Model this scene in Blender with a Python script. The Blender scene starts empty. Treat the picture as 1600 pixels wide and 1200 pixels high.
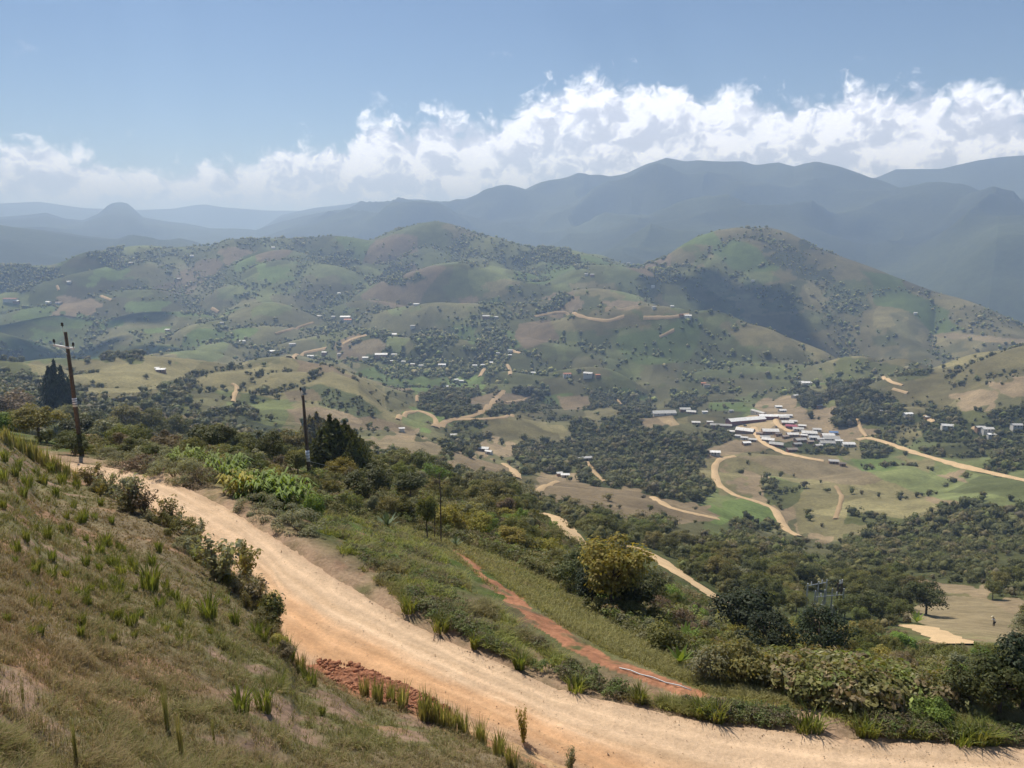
SUN_E = 4.1
SKY_S = .062
EXPO = 0.40
HAZE = 1.85e-4
HAZE_C = (.48, .66, 1.0, 1)
CLOUD_D = (.58, .63, .78)
CLOUD_L = (1.06, 1.10, 1.22)
CLOUDS = True
import bpy, bmesh, math, random
import numpy as np
from mathutils import Vector, Matrix
rng = np.random.default_rng(7)
random.seed(7)
R = math.radians
scene = bpy.context.scene
COL = scene.collection

# ------------------------------------------------------------------ camera model
F_PX = 1232.0
PITCH = R(11.5)
CP, SP = math.cos(PITCH), math.sin(PITCH)

def pix_dir(px, py):
    """azimuth and tangent of elevation of a photo pixel (1600 x 1200)"""
    xc = (np.asarray(px, float) - 800) / F_PX
    yc = (600 - np.asarray(py, float)) / F_PX
    dy = CP + yc * SP
    dz = -SP + yc * CP
    return np.arctan2(xc, dy), dz / np.hypot(xc, dy)

def to_pix(x, y, z):
    zc = y * CP - z * SP
    yc = y * SP + z * CP
    zc = np.where(np.abs(zc) < 1e-6, 1e-6, zc)
    px = 800 + F_PX * x / zc
    py = 600 - F_PX * yc / zc
    bad = zc <= 0.1
    return np.where(bad, -9999, px), np.where(bad, -9999, py), zc

# ------------------------------------------------------------------ noise
_perm = rng.permutation(256)
_perm = np.concatenate([_perm, _perm]).astype(np.int64)
_ga = np.arange(16) * (2 * math.pi / 16)
_gx, _gy = np.cos(_ga), np.sin(_ga)

def pn(x, y):
    xi = np.floor(x).astype(np.int64); yi = np.floor(y).astype(np.int64)
    xf = x - xi; yf = y - yi
    u = xf * xf * xf * (xf * (xf * 6 - 15) + 10); v = yf * yf * yf * (yf * (yf * 6 - 15) + 10)
    a = xi & 255; b = (xi + 1) & 255; c = yi & 255; d = (yi + 1) & 255
    def g(p, q, fx, fy):
        h = _perm[_perm[p] + q] & 15
        return _gx[h] * fx + _gy[h] * fy
    n00 = g(a, c, xf, yf); n10 = g(b, c, xf - 1, yf); n01 = g(a, d, xf, yf - 1); n11 = g(b, d, xf - 1, yf - 1)
    return ((n00 * (1 - u) + n10 * u) * (1 - v) + (n01 * (1 - u) + n11 * u) * v) * 1.5

def fbm(x, y, wl, oct=3, gain=.5):
    s = np.zeros_like(x); a = 1.0
    for o in range(oct):
        s += a * pn(x / wl + 17.3 * o, y / wl - 9.1 * o); a *= gain; wl *= .5
    return s

def smooth(e0, e1, x):
    t = np.clip((x - e0) / (e1 - e0), 0, 1)
    return t * t * (3 - 2 * t)

# ------------------------------------------------------------------ terrain: profile curves (photo x, photo y, distance)
ROAD_Z = -13.5
def by_h(pts):      # (px, py, h) -> (px, py, D)
    out = []
    for px, py, h in pts:
        a, t = pix_dir(px, py); out.append((px, py, h / float(t)))
    return out
NEAR_EDGE = [(50,719),(150,748),(230,792),(300,846),(380,903),(430,958),(450,1012),(520,1056),(600,1077),(700,1107),(800,1152),(880,1192),(960,1232),(1100,1290),(1300,1350),(1600,1420),(2000,1500)]
FAR_EDGE = [(50,717),(110,722),(170,729),(270,751),(350,790),(430,840),(520,900),(620,960),(720,1010),(850,1065),(960,1096),(1100,1127),(1300,1150),(1600,1167),(2000,1175)]
CUR = [
 [(-400,1200,6),(0,1200,7),(300,1200,9),(600,1200,12),(850,1250,13.2),(1000,1345,11),(1600,1520,9),(2000,1650,8)],
 [(-400,560,47),(-100,652,46),(0,678,44)] + by_h([(60,713,-12.9),(150,748,-12.45),(230,792,-12.3),(300,845,-12.3),(370,905,-12.3),(430,962,-12.4),(460,1033,-12.7),(560,1086,-13.0),(700,1137,-12.8),(850,1203,-12.7),(1000,1272,-12.5),(1300,1345,-12.3),(1600,1410,-12.2),(2000,1480,-12)]),
 [(-400,600,54),(-100,690,51),(0,730,49)] + by_h([(x, y, ROAD_Z - .1) for x, y in NEAR_EDGE]),
 [(-400,610,60),(-100,695,57),(0,735,54)] + by_h([(x, y, ROAD_Z) for x, y in FAR_EDGE]),
 [(-400,640,75),(0,690,63),(130,708,58),(300,720,55),(400,745,55),(485,765,56),(560,800,50),(700,850,46),(850,910,44),(1000,960,42),(1150,1020,40),(1300,1060,39),(1450,1085,37),(1600,1100,35),(2000,1130,33)],
 [(-400,640,95),(0,672,85),(130,692,80),(300,702,75),(400,716,80),(500,727,90),(600,740,100),(700,765,110),(830,800,115),(900,845,112),(1000,880,110),(1130,950,108),(1300,985,105),(1450,1010,100),(1600,1020,95),(2000,1040,90)],
 [(-400,700,200),(0,720,200),(300,738,200),(500,748,220),(600,762,230),(700,785,230),(830,805,210),(900,815,200),(1000,850,190),(1130,895,180),(1300,930,185),(1450,965,150),(1600,990,140),(2000,1000,130)],
 [(-400,690,350),(0,650,350),(100,660,340),(300,700,330),(450,715,340),(600,720,340),(700,738,330),(800,772,300),(900,785,300),(1000,815,280),(1130,850,280),(1300,880,290),(1450,905,260),(1600,925,230),(2000,950,220)],
 [(-400,640,520),(0,620,520),(200,650,500),(350,675,480),(450,690,480),(560,690,480),(650,692,470),(750,730,450),(850,757,420),(950,770,410),(1050,790,400),(1130,810,400),(1200,835,400),(1300,850,420),(1450,850,400),(1600,860,380),(2000,880,360)],
 [(-400,600,700),(0,590,700),(200,610,680),(350,630,660),(500,640,640),(560,660,620),(650,675,640),(750,700,620),(850,727,600),(950,738,580),(1050,745,560),(1130,762,540),(1250,770,560),(1400,770,580),(1600,770,560),(2000,780,520)],
 [(-400,577,950),(0,576,950),(100,566,920),(250,571,900),(400,566,900),(520,562,880),(560,588,850),(600,622,850),(650,650,850),(750,650,850),(850,665,850),(950,670,840),(1050,665,820),(1130,690,800),(1250,690,800),(1350,690,820),(1450,680,820),(1600,700,780),(2000,720,740)],
 [(-400,600,1250),(0,596,1250),(250,592,1250),(400,586,1250),(520,580,1200),(600,595,1150),(700,605,1150),(800,615,1150),(900,625,1150),(1000,630,1100),(1100,645,1000),(1250,640,980),(1350,625,1000),(1450,610,1000),(1600,600,950),(2000,590,900)],
 [(-400,562,1700),(0,567,1700),(250,562,1650),(500,553,1550),(650,555,1500),(800,560,1450),(950,570,1400),(1050,590,1350),(1150,605,1250),(1250,600,1250),(1350,583,1250),(1450,565,1200),(1600,548,1150),(2000,520,1100)],
 [(-400,520,2100),(0,525,2100),(250,520,2050),(500,505,1900),(650,510,1850),(800,500,1750),(900,490,1700),(1000,480,1750),(1080,497,1700),(1200,522,1600),(1300,552,1500),(1380,580,1450),(1450,590,1600),(1600,575,1600),(2000,560,1500)],
 [(-400,490,2500),(0,490,2500),(250,480,2450),(500,465,2350),(650,450,2300),(800,460,2150),(900,450,2100),(1000,472,2050),(1080,507,2000),(1200,547,1950),(1300,574,1850),(1400,585,1750),(1500,560,1850),(1600,545,1850),(2000,560,1800)],
 [(-400,455,3000),(0,455,3000),(170,430,3000),(330,425,2950),(450,415,2850),(560,410,2800),(680,390,2850),(800,425,2500),(900,420,2400),(960,425,2350),(1040,440,2350),(1180,440,2350),(1300,470,2300),(1400,500,2200),(1500,520,2150),(1600,530,2050),(2000,600,2000)],
 [(-400,430,3600),(0,413,3500),(100,410,3500),(140,400,3500),(170,392,3500),(250,388,3450),(330,388,3450),(360,378,3400),(440,369,3400),(490,372,3400),(540,374,3350),(575,373,3350),(600,362,3350),(620,353,3350),(650,346,3350),(680,343,3350),(710,348,3300),(740,358,3250),(770,370,3180),(800,382,3100),(860,392,2950),(920,401,2800),(960,411,2700),(1000,410,2700),(1040,398,2750),(1065,382,2780),(1090,368,2800),(1120,358,2800),(1150,352,2800),(1200,354,2800),(1230,362,2750),(1290,390,2700),(1400,435,2600),(1500,465,2500),(1600,508,2350),(2000,640,2200)],
 [(-400,440,4500),(400,430,4400),(800,440,4200),(1200,470,4000),(1600,560,3700),(2000,640,3700)],
 [(-400,340,7500),(0,354,7400),(60,362,7300),(130,373,7300),(180,374,7200),(205,365,7200),(225,370,7100),(250,376,7000),(280,371,7000),(305,377,6900),(330,386,6800),(400,404,6600),(500,410,6500),(700,410,6500),(850,400,6300),(905,386,6200),(980,370,6200),(1100,352,6200),(1250,372,6000),(1350,420,5800),(1420,425,5600),(1470,400,5500),(1520,372,5500),(1560,354,5400),(1600,350,5400),(2000,330,5200)],
 [(-400,370,8800),(0,372,8800),(400,375,8500),(800,360,8000),(1100,340,7600),(1300,350,7400),(1450,345,7000),(1600,345,6900),(2000,340,6800)],
 [(-400,300,15000),(0,339,15000),(40,336,15000),(72,332,15000),(100,341,15000),(130,344,15000),(155,333,15000),(168,321,15000),(178,316,15000),(197,316,15000),(208,325,15000),(222,339,15000),(260,346,15000),(290,349,15200),(330,357,15600),(400,362,19000),(440,336,23000),(490,325,23500),(560,317,23500),(650,312,22500),(700,318,21000),(760,306,18500),(830,295,16500),(860,289,15400),(920,291,13200),(950,284,11500),(980,273,10800),(1010,259,10300),(1040,250,10000),(1070,257,10000),(1095,255,10000),(1130,256,9900),(1160,256,9800),(1180,261,9800),(1197,258,9800),(1215,255,9800),(1240,261,9700),(1255,256,9700),(1275,253,9600),(1310,263,9500),(1370,286,9300),(1420,303,9000),(1480,306,8800),(1550,305,8600),(1600,312,8500),(2000,380,8000)],
 [(-400,335,19000),(0,345,19000),(400,365,25000),(800,330,21000),(1200,320,11500),(1600,320,10500),(2000,340,10500)],
 [(-400,310,25500),(0,318,25500),(60,315,25500),(130,325,25500),(220,328,25500),(270,326,25500),(300,321,25500),(318,319,25500),(350,324,25500),(420,329,26500),(600,330,26500),(800,320,24000),(1000,310,17000),(1250,300,14000),(1370,277,12500),(1400,264,12400),(1470,265,12300),(1530,252,12200),(1570,247,12200),(1600,245,12200),(2000,235,12200)],
]
NA, segs = 1300, [(.8, 8, 90), (8, 60, 330), (60, 300, 240), (300, 2900, 720), (2900, 14500, 240)]
AZ = np.concatenate([np.linspace(R(-75), R(-37), 130, endpoint=False), np.linspace(R(-37), R(37), NA - 260, endpoint=False), np.linspace(R(37), R(75), 130)])
LD = np.concatenate([np.linspace(math.log(a), math.log(b), n, endpoint=False) for a, b, n in segs] + [[math.log(14500)]])
DS = np.exp(LD); ND = len(DS)

def knots():
    Ls, Ts = [np.full(NA, math.log(.8))], [np.full(NA, -1.62 / .8)]
    for c in CUR:
        c = np.array(c, float)
        far = c[:, 2] > 1000; c[far, 2] = 1000 * (c[far, 2] / 1000) ** .8
        xs = np.arange(c[0, 0], c[-1, 0] + 1, 8.0)
        ys = np.interp(xs, c[:, 0], c[:, 1]); ls = np.interp(xs, c[:, 0], np.log(c[:, 2]))
        a, t = pix_dir(xs, ys)
        Ts.append(np.interp(AZ, a, t)); Ls.append(np.interp(AZ, a, ls))
    Ls.append(np.full(NA, math.log(14600))); Ts.append(np.full(NA, -.02))
    L, T = np.array(Ls), np.array(Ts)
    for k in range(1, len(L)):
        L[k] = np.maximum(L[k], L[k - 1] + .012)
    return L, T

def pchip(x, y, xq):
    h = np.diff(x); d = np.diff(y) / h
    m = np.zeros_like(y)
    w1 = 2 * h[1:] + h[:-1]; w2 = h[1:] + 2 * h[:-1]
    same = d[1:] * d[:-1] > 0
    with np.errstate(divide='ignore', invalid='ignore'):
        mm = (w1 + w2) / (w1 / d[:-1] + w2 / d[1:])
    m[1:-1] = np.where(same, mm, 0); m[0] = d[0]; m[-1] = d[-1]
    k = np.clip(np.searchsorted(x, xq) - 1, 0, len(h) - 1)
    s = (xq - x[k]) / h[k]
    s2, s3 = s * s, s * s * s
    return (2*s3 - 3*s2 + 1) * y[k] + (s3 - 2*s2 + s) * h[k] * m[k] + (-2*s3 + 3*s2) * y[k+1] + (s3 - s2) * h[k] * m[k+1]

KL, KT = knots()
T = np.empty((NA, ND))
for i in range(NA):
    # heights close by are interpolated as heights, far ones as view tangents
    h = pchip(KL[:, i], KT[:, i] * np.exp(KL[:, i]), LD) / DS
    t = pchip(KL[:, i], KT[:, i], LD)
    w = smooth(math.log(35), math.log(90), LD)
    T[i] = h * (1 - w) + t * w
GX = np.sin(AZ)[:, None] * DS[None]; GY = np.cos(AZ)[:, None] * DS[None]
H = T * DS[None]
DD = np.broadcast_to(DS[None], H.shape)
# relief: rounded ribs with sharp gullies between them
px0, py0, _ = to_pix(GX, GY, H)
town = np.exp(-(((px0 - 1200) / 170) ** 2 + ((py0 - 668) / 45) ** 2)) * (DD > 500) * (DD < 1100)
GUL = np.zeros_like(H)
wx = GX + 40 * pn(GX / 300, GY / 300); wy = GY + 40 * pn(GX / 300 + 31, GY / 300 + 7)
cm = 1 - .9 * np.exp(-((LD[None] - KL[21][:, None]) / .10) ** 2) - .8 * np.exp(-((LD[None] - KL[19][:, None]) / .07) ** 2) - .65 * np.exp(-((LD[None] - KL[17][:, None]) / .05) ** 2) - .9 * np.exp(-((LD[None] - KL[23][:, None]) / .10) ** 2)
cm = np.clip(cm, .08, 1) * np.where(DD > 3000, (1 - .75 * (1 - smooth(430, 620, px0))) * (1 - .75 * smooth(6800, 8200, DD)), 1.0) * (1 - .75 * np.exp(-((px0 - 1260) / 230) ** 2 - ((py0 - 440) / 95) ** 2) * (DD > 1500) * (DD < 3200))
for wl, amp, d0, d1 in ((1900, 260, 3600, 5200), (900, 150, 3000, 4000), (430, 60, 3000, 3700), (520, 52, 1200, 1900), (260, 42, 750, 1500), (125, 15.0, 330, 900), (60, 4.5, 500, 1300), (66, 2.4, 150, 400), (30, .9, 60, 160)):
    fade_far = 1 - smooth(wl * 9, wl * 16, DD) if wl != 430 else 1.0
    w = smooth(d0, d1, DD) * fade_far * (1 - .85 * town)
    n = np.abs(pn(wx / wl + 3.7, wy / wl + 8.9))
    H += w * amp * cm * (n - .32) * (1.6 if wl not in (1900, 900, 430) else -1.6)
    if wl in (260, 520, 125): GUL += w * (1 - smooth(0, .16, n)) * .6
H += smooth(1.5, 6, DD) * (1 - smooth(38, 80, DD)) * .10 * fbm(GX, GY, 1.7, 3) * 1.0
H += smooth(2, 6, DD) * (1 - smooth(32, 45, DD)) * .055 * np.abs(fbm(GX, GY, .55, 2))
H += smooth(5, 10, DD) * (1 - smooth(100, 200, DD)) * .35 * pn(GX / 9, GY / 9) * np.where((T > -99), 1, 0) * .5
# the near road bench stays smooth
iL = lambda k: KL[k + 1][:, None]
LDg = LD[None, :]
road_w = smooth(iL(2) - .03, iL(2) + .01, LDg) * (1 - smooth(iL(3) - .01, iL(3) + .04, LDg))
HB = T * DS[None]
H = H * (1 - road_w) + (HB - .12) * road_w
T = H / DS[None]
RUN = np.maximum.accumulate(np.where(DD > 2, T, -9), axis=1)
VIS = T >= RUN - 1e-4
PX, PY, ZC = to_pix(GX, GY, H)

def sample_h(x, y):
    x = np.asarray(x, float); y = np.asarray(y, float)
    ai = np.clip(np.interp(np.arctan2(x, y), AZ, np.arange(NA)), 0, NA - 1.001)
    di = np.clip(np.interp(np.log(np.maximum(np.hypot(x, y), .81)), LD, np.arange(ND)), 0, ND - 1.001)
    a = ai.astype(int); d = di.astype(int); fa = ai - a; fd = di - d
    return (H[a, d] * (1 - fa) + H[a + 1, d] * fa) * (1 - fd) + (H[a, d + 1] * (1 - fa) + H[a + 1, d + 1] * fa) * fd

def ground(px, py, dmin=2.0):
    """first point of the ground met by the line of sight through a photo pixel: x, y, z"""
    px = np.atleast_1d(np.asarray(px, float)); py = np.atleast_1d(np.asarray(py, float))
    az, t = pix_dir(px, py)
    ai = np.clip(np.interp(az, AZ, np.arange(NA)), 0, NA - 1.001); a = ai.astype(int); fa = ai - a
    out = np.empty((len(px), 3))
    j0 = int(np.searchsorted(DS, dmin))
    B = 4000
    for s in range(0, len(px), B):
        e = slice(s, s + B)
        tc = T[a[e]] * (1 - fa[e])[:, None] + T[a[e] + 1] * fa[e][:, None]
        ok = tc[:, j0:] >= t[e][:, None]
        j = np.argmax(ok, axis=1) + j0
        none = ~ok.any(axis=1); j[none] = np.searchsorted(DS, 3400.0)
        j = np.maximum(j, 1); ar = np.arange(len(j))
        t0, t1 = tc[ar, j - 1], tc[ar, j]
        f = np.clip((t[e] - t0) / np.where(np.abs(t1 - t0) < 1e-9, 1e-9, t1 - t0), 0, 1)
        D = np.exp(LD[j - 1] * (1 - f) + LD[j] * f)
        out[e, 0] = np.sin(az[e]) * D; out[e, 1] = np.cos(az[e]) * D
        out[e, 2] = sample_h(out[e, 0], out[e, 1])
    return out
def gp(px, py, dmin=2.0): return Vector(ground(px, py, dmin)[0])
def px_scale(p): return (p[1] * CP - p[2] * SP) / F_PX    # metres per photo pixel at a point

def in_poly(px, py, poly):
    r = np.zeros(np.shape(px), bool); n = len(poly)
    for i in range(n):
        x0, y0 = poly[i]; x1, y1 = poly[(i + 1) % n]
        if y0 == y1: continue
        c = ((y0 > py) != (y1 > py)) & (px < (x1 - x0) * (py - y0) / (y1 - y0) + x0)
        r ^= c
    return r
# ------------------------------------------------------------------ objects, tags, materials
def tag(o, label=None, cat=None, group=None, kind=None):
    if label: o['label'] = label
    if cat: o['category'] = cat
    if group: o['group'] = group
    if kind: o['kind'] = kind
    return o
def empty(name, loc, rz=0, scale=1.0, parent=None):
    o = bpy.data.objects.new(name, None); COL.objects.link(o)
    o.location = loc; o.rotation_euler = (0, 0, rz); o.scale = (scale,) * 3 if np.isscalar(scale) else scale
    o.empty_display_size = .1
    if parent: o.parent = parent
    return o
def link(name, me, parent=None, loc=None):
    o = bpy.data.objects.new(name, me); COL.objects.link(o)
    if parent: o.parent = parent
    if loc is not None: o.location = loc
    return o
def np_mesh(name, V, Fc, mat=None, col=None, smooth_=False, mats=None, mi=None):
    """mesh from arrays; Fc is (n,3) or (n,4)"""
    V = np.asarray(V, np.float32); Fc = np.asarray(Fc, np.int32)
    me = bpy.data.meshes.new(name); k = Fc.shape[1]
    me.vertices.add(len(V)); me.vertices.foreach_set('co', V.ravel())
    me.loops.add(Fc.size); me.loops.foreach_set('vertex_index', Fc.ravel())
    me.polygons.add(len(Fc)); me.polygons.foreach_set('loop_start', np.arange(0, Fc.size, k, dtype=np.int32))
    if smooth_: me.polygons.foreach_set('use_smooth', np.ones(len(Fc), bool))
    if mats:
        for m in mats: me.materials.append(m)
        if mi is not None: me.polygons.foreach_set('material_index', np.asarray(mi, np.int32))
    elif mat: me.materials.append(mat)
    if col is not None:
        a = me.attributes.new('Col', 'FLOAT_COLOR', 'POINT')
        c = np.ones((len(V), 4), np.float32); c[:, :3] = col
        a.data.foreach_set('color', c.ravel())
    me.update(calc_edges=True)
    return me
class MB:
    """collects boxes, tubes and polygons and builds them as one mesh"""
    def __init__(s): s.v = []; s.f = []
    def add(s, v, f):
        n = len(s.v); s.v += [tuple(p) for p in v]; s.f += [tuple(i + n for i in q) for q in f]
    def box(s, c, d, rz=0, M=None):
        hx, hy, hz = d[0] / 2, d[1] / 2, d[2] / 2
        vs = [Vector((x * hx, y * hy, z * hz)) for x in (-1, 1) for y in (-1, 1) for z in (-1, 1)]
        rot = Matrix.Rotation(rz, 3, 'Z') if M is None else M
        s.add([rot @ v + Vector(c) for v in vs], [(0,1,3,2),(4,6,7,5),(0,4,5,1),(2,3,7,6),(0,2,6,4),(1,5,7,3)])
    def tube(s, pts, r, n=8, cap=True):
        pts = [Vector(p) for p in pts]; rs = r if hasattr(r, '__len__') else [r] * len(pts)
        rings = []
        for i, p in enumerate(pts):
            d = (pts[min(i + 1, len(pts) - 1)] - pts[max(i - 1, 0)]).normalized()
            u = d.orthogonal() if i == 0 else (pu - d * pu.dot(d))
            u.normalize(); pu = u; w = d.cross(u)
            rings.append([p + (u * math.cos(a) + w * math.sin(a)) * rs[i] for a in [2 * math.pi * k / n for k in range(n)]])
        f = []
        for i in range(len(pts) - 1):
            for k in range(n):
                f.append((i*n + k, i*n + (k+1) % n, (i+1)*n + (k+1) % n, (i+1)*n + k))
        if cap: f.append(tuple(range(n - 1, -1, -1))); f.append(tuple((len(pts) - 1) * n + k for k in range(n)))
        s.add([v for r_ in rings for v in r_], f)
    def lathe(s, prof, c, n=12):
        v = []; f = []
        for r_, z in prof:
            for k in range(n): a = 2 * math.pi * k / n; v.append((c[0] + r_ * math.cos(a), c[1] + r_ * math.sin(a), c[2] + z))
        for i in range(len(prof) - 1):
            for k in range(n): f.append((i*n + k, i*n + (k+1) % n, (i+1)*n + (k+1) % n, (i+1)*n + k))
        f.append(tuple(range(n - 1, -1, -1))); f.append(tuple((len(prof) - 1) * n + k for k in range(n)))
        s.add(v, f)
    def mesh(s, name, mat, sm=False):
        me = bpy.data.meshes.new(name); me.from_pydata([tuple(p) for p in s.v], [], s.f)
        if mat: me.materials.append(mat)
        if sm:
            for p in me.polygons: p.use_smooth = True
        me.update(); return me
    def build(s, name, mat, parent=None, sm=False): return link(name, s.mesh(name, mat, sm), parent)

class NT:
    """small helper for node trees"""
    def __init__(s, tree): s.t = tree; tree.nodes.clear()
    def n(s, typ, **kw):
        nd = s.t.nodes.new(typ)
        for k, v in kw.items():
            if k == 'inp':
                for a, b in v.items():
                    if isinstance(b, bpy.types.NodeSocket): s.t.links.new(b, nd.inputs[a])
                    else: nd.inputs[a].default_value = b
            else: setattr(nd, k, v)
        return nd
    def m(s, op, a, b=None, c=None, clamp=False):
        nd = s.n('ShaderNodeMath', operation=op, use_clamp=clamp)
        for i, x in enumerate((a, b, c)):
            if x is None: continue
            if isinstance(x, bpy.types.NodeSocket): s.t.links.new(x, nd.inputs[i])
            else: nd.inputs[i].default_value = x
        return nd.outputs[0]
    def mapr(s, v, a, b, c=0.0, d=1.0, smoothstep=False):
        nd = s.n('ShaderNodeMapRange', interpolation_type='SMOOTHSTEP' if smoothstep else 'LINEAR', inp={0: v, 1: a, 2: b, 3: c, 4: d})
        return nd.outputs[0]
    def mix(s, f, a, b, typ='MIX'):
        nd = s.n('ShaderNodeMix', data_type='RGBA', blend_type=typ)
        for i_, x in ((0, f), (6, a), (7, b)):
            if isinstance(x, bpy.types.NodeSocket): s.t.links.new(x, nd.inputs[i_])
            elif i_ == 0: nd.inputs[0].default_value = x
            elif np.isscalar(x): nd.inputs[i_].default_value = (x, x, x, 1)
            else: nd.inputs[i_].default_value = (*x, 1) if len(x) == 3 else x
        return nd.outputs[2]
    def link(s, a, b): s.t.links.new(a, b)
def new_mat(name):
    m = bpy.data.materials.new(name); m.use_nodes = True
    return m, NT(m.node_tree)
def lin(r, g, b): 
    f = lambda c: ((c / 255 + .055) / 1.055) ** 2.4 if c / 255 > .04045 else c / 255 / 12.92
    return (f(r), f(g), f(b))

def mat_simple(name, col, rough=.7, metal=0, noise=.15, scale=3.0, bump=0.0, spec=.3):
    m, t = new_mat(name)
    tc = t.n('ShaderNodeTexCoord')
    nz = t.n('ShaderNodeTexNoise', inp={'Vector': tc.outputs['Object'], 'Scale': scale, 'Detail': 5.0, 'Roughness': .6})
    f = t.mapr(nz.outputs[0], .25, .75, 1 - noise, 1 + noise)
    oi = t.n('ShaderNodeObjectInfo')
    f = t.m('MULTIPLY', f, t.mapr(oi.outputs['Random'], 0, 1, 1 - noise * .7, 1 + noise * .7))
    c = t.mix(1.0, col, f, 'MULTIPLY')
    b = t.n('ShaderNodeBsdfPrincipled', inp={'Base Color': c, 'Roughness': rough, 'Metallic': metal, 'Specular IOR Level': spec})
    if bump:
        bp = t.n('ShaderNodeBump', inp={'Height': nz.outputs[0], 'Strength': bump, 'Distance': .05}); t.link(bp.outputs[0], b.inputs['Normal'])
    o = t.n('ShaderNodeOutputMaterial'); t.link(b.outputs[0], o.inputs[0])
    return m
def mat_leaf(name, col=None, trans=.35, hue=.03, val=.3, tint=(1.25, 1.15, .5)):
    """leaves: vertex colour or one colour, varied per plant, letting some light through"""
    m, t = new_mat(name)
    if col is None: c = t.n('ShaderNodeAttribute', attribute_name='Col').outputs['Color']
    else:
        a = t.n('ShaderNodeAttribute', attribute_name='Col').outputs['Color']
        c = t.mix(1.0, a, col, 'MULTIPLY')
    oi = t.n('ShaderNodeObjectInfo')
    hs = t.n('ShaderNodeHueSaturation', inp={'Hue': t.mapr(oi.outputs['Random'], 0, 1, .5 - hue, .5 + hue), 'Saturation': 1.0, 'Value': t.mapr(t.m('FRACT', t.m('MULTIPLY', oi.outputs['Random'], 7.31)), 0, 1, 1 - val, 1 + val), 'Color': c})
    c = hs.outputs[0]
    d = t.n('ShaderNodeBsdfPrincipled', inp={'Base Color': c, 'Roughness': .6, 'Specular IOR Level': .22})
    tr = t.n('ShaderNodeBsdfTranslucent', inp={'Color': t.mix(1.0, c, tint, 'MULTIPLY')})
    mx = t.n('ShaderNodeMixShader', inp={0: trans, 1: d.outputs[0], 2: tr.outputs[0]})
    o = t.n('ShaderNodeOutputMaterial'); t.link(mx.outputs[0], o.inputs[0])
    return m

# ------------------------------------------------------------------ camera, sun, sky
SUN_EL, SUN_AZ = R(55), R(-30)          # azimuth measured from the view direction (+y) to the right
cam = bpy.data.cameras.new('camera'); cam.sensor_width = 36; cam.lens = F_PX / 1600 * 36
cam.clip_start = .1; cam.clip_end = 80000
co = bpy.data.objects.new('camera', cam); COL.objects.link(co); co.rotation_euler = (R(90) - PITCH, 0, 0)
scene.camera = co
sd = bpy.data.lights.new('sun', 'SUN'); sd.energy = SUN_E; sd.angle = R(.5); sd.color = (1, .94, .83)
so = bpy.data.objects.new('sun', sd); COL.objects.link(so)
sv = Vector((math.sin(SUN_AZ) * math.cos(SUN_EL), math.cos(SUN_AZ) * math.cos(SUN_EL), math.sin(SUN_EL)))
so.rotation_euler = sv.to_track_quat('Z', 'Y').to_euler()

w = bpy.data.worlds.new('World'); scene.world = w; w.use_nodes = True
t = NT(w.node_tree)
sky = t.n('ShaderNodeTexSky', sky_type='NISHITA', sun_disc=False, sun_elevation=SUN_EL, sun_rotation=SUN_AZ, altitude=1400, air_density=1.0, dust_density=.25, ozone_density=4.0)
bgs = t.n('ShaderNodeBackground', inp={'Color': sky.outputs[0], 'Strength': SKY_S})
tc = t.n('ShaderNodeTexCoord')
sep = t.n('ShaderNodeSeparateXYZ', inp={0: tc.outputs['Generated']})
X, Y, Z = sep.outputs
u = t.m('ARCTAN2', X, Y)
v = t.m('DIVIDE', Z, t.m('SQRT', t.m('ADD', t.m('ADD', t.m('MULTIPLY', X, X), t.m('MULTIPLY', Y, Y)), 1e-5)))
TOPS = [(-500,215),(-300,190),(-150,225),(0,203),(60,200),(140,222),(200,240),(300,240),(400,222),(460,205),(510,222),(545,190),(570,165),(640,172),(690,147),(730,165),(790,165),(840,130),(880,108),(940,97),(1020,110),(1080,108),(1130,118),(1190,128),(1240,142),(1290,132),(1325,105),(1390,125),(1440,112),(1490,122),(1530,108),(1600,130),(1700,120),(1850,140),(2050,120)]
cr = t.n('ShaderNodeValToRGB'); cr.color_ramp.interpolation = 'B_SPLINE'
els = cr.color_ramp.elements
U0, U1 = -.80, .80
pts = []
for x, y in TOPS[1:-1]:
    a, tn = pix_dir(x, y); pts.append((float(a), float(tn)))
pts = pts[:32]
while len(els) < len(pts): els.new(.5)
for e, (a, tn) in zip(els, sorted(pts)):
    e.position = min(max((a - U0) / (U1 - U0), 0), 1); e.color = (tn * 4,) * 3 + (1,)
t.link(t.mapr(u, U0, U1), cr.inputs[0])
cr.color_ramp.interpolation = 'LINEAR'
top = t.m('MULTIPLY', cr.outputs[0], .25)
def cloud_noise(du, dv, sc, det, rough=.6, zz=0.0):
    cv = t.n('ShaderNodeCombineXYZ', inp={0: t.m('ADD', u, du + zz * 3.1), 1: t.m('MULTIPLY_ADD', v, 1.25, dv * 1.25 + zz * 1.7)})
    return t.n('ShaderNodeTexNoise', noise_dimensions='2D', inp={'Vector': cv.outputs[0], 'Scale': sc, 'Detail': float(det), 'Roughness': rough, 'Distortion': 0.0}).outputs[0]
wn = t.n('ShaderNodeTexNoise', noise_dimensions='2D', inp={'Vector': t.n('ShaderNodeCombineXYZ', inp={0: u, 1: v}).outputs[0], 'Scale': 20.0, 'Detail': 3.0, 'Roughness': .65})
ws = t.n('ShaderNodeSeparateXYZ', inp={0: wn.outputs['Color']})
uw = t.m('MULTIPLY_ADD', ws.outputs[0], .055, u); vw = t.m('MULTIPLY_ADD', ws.outputs[1], .05, v)
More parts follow.
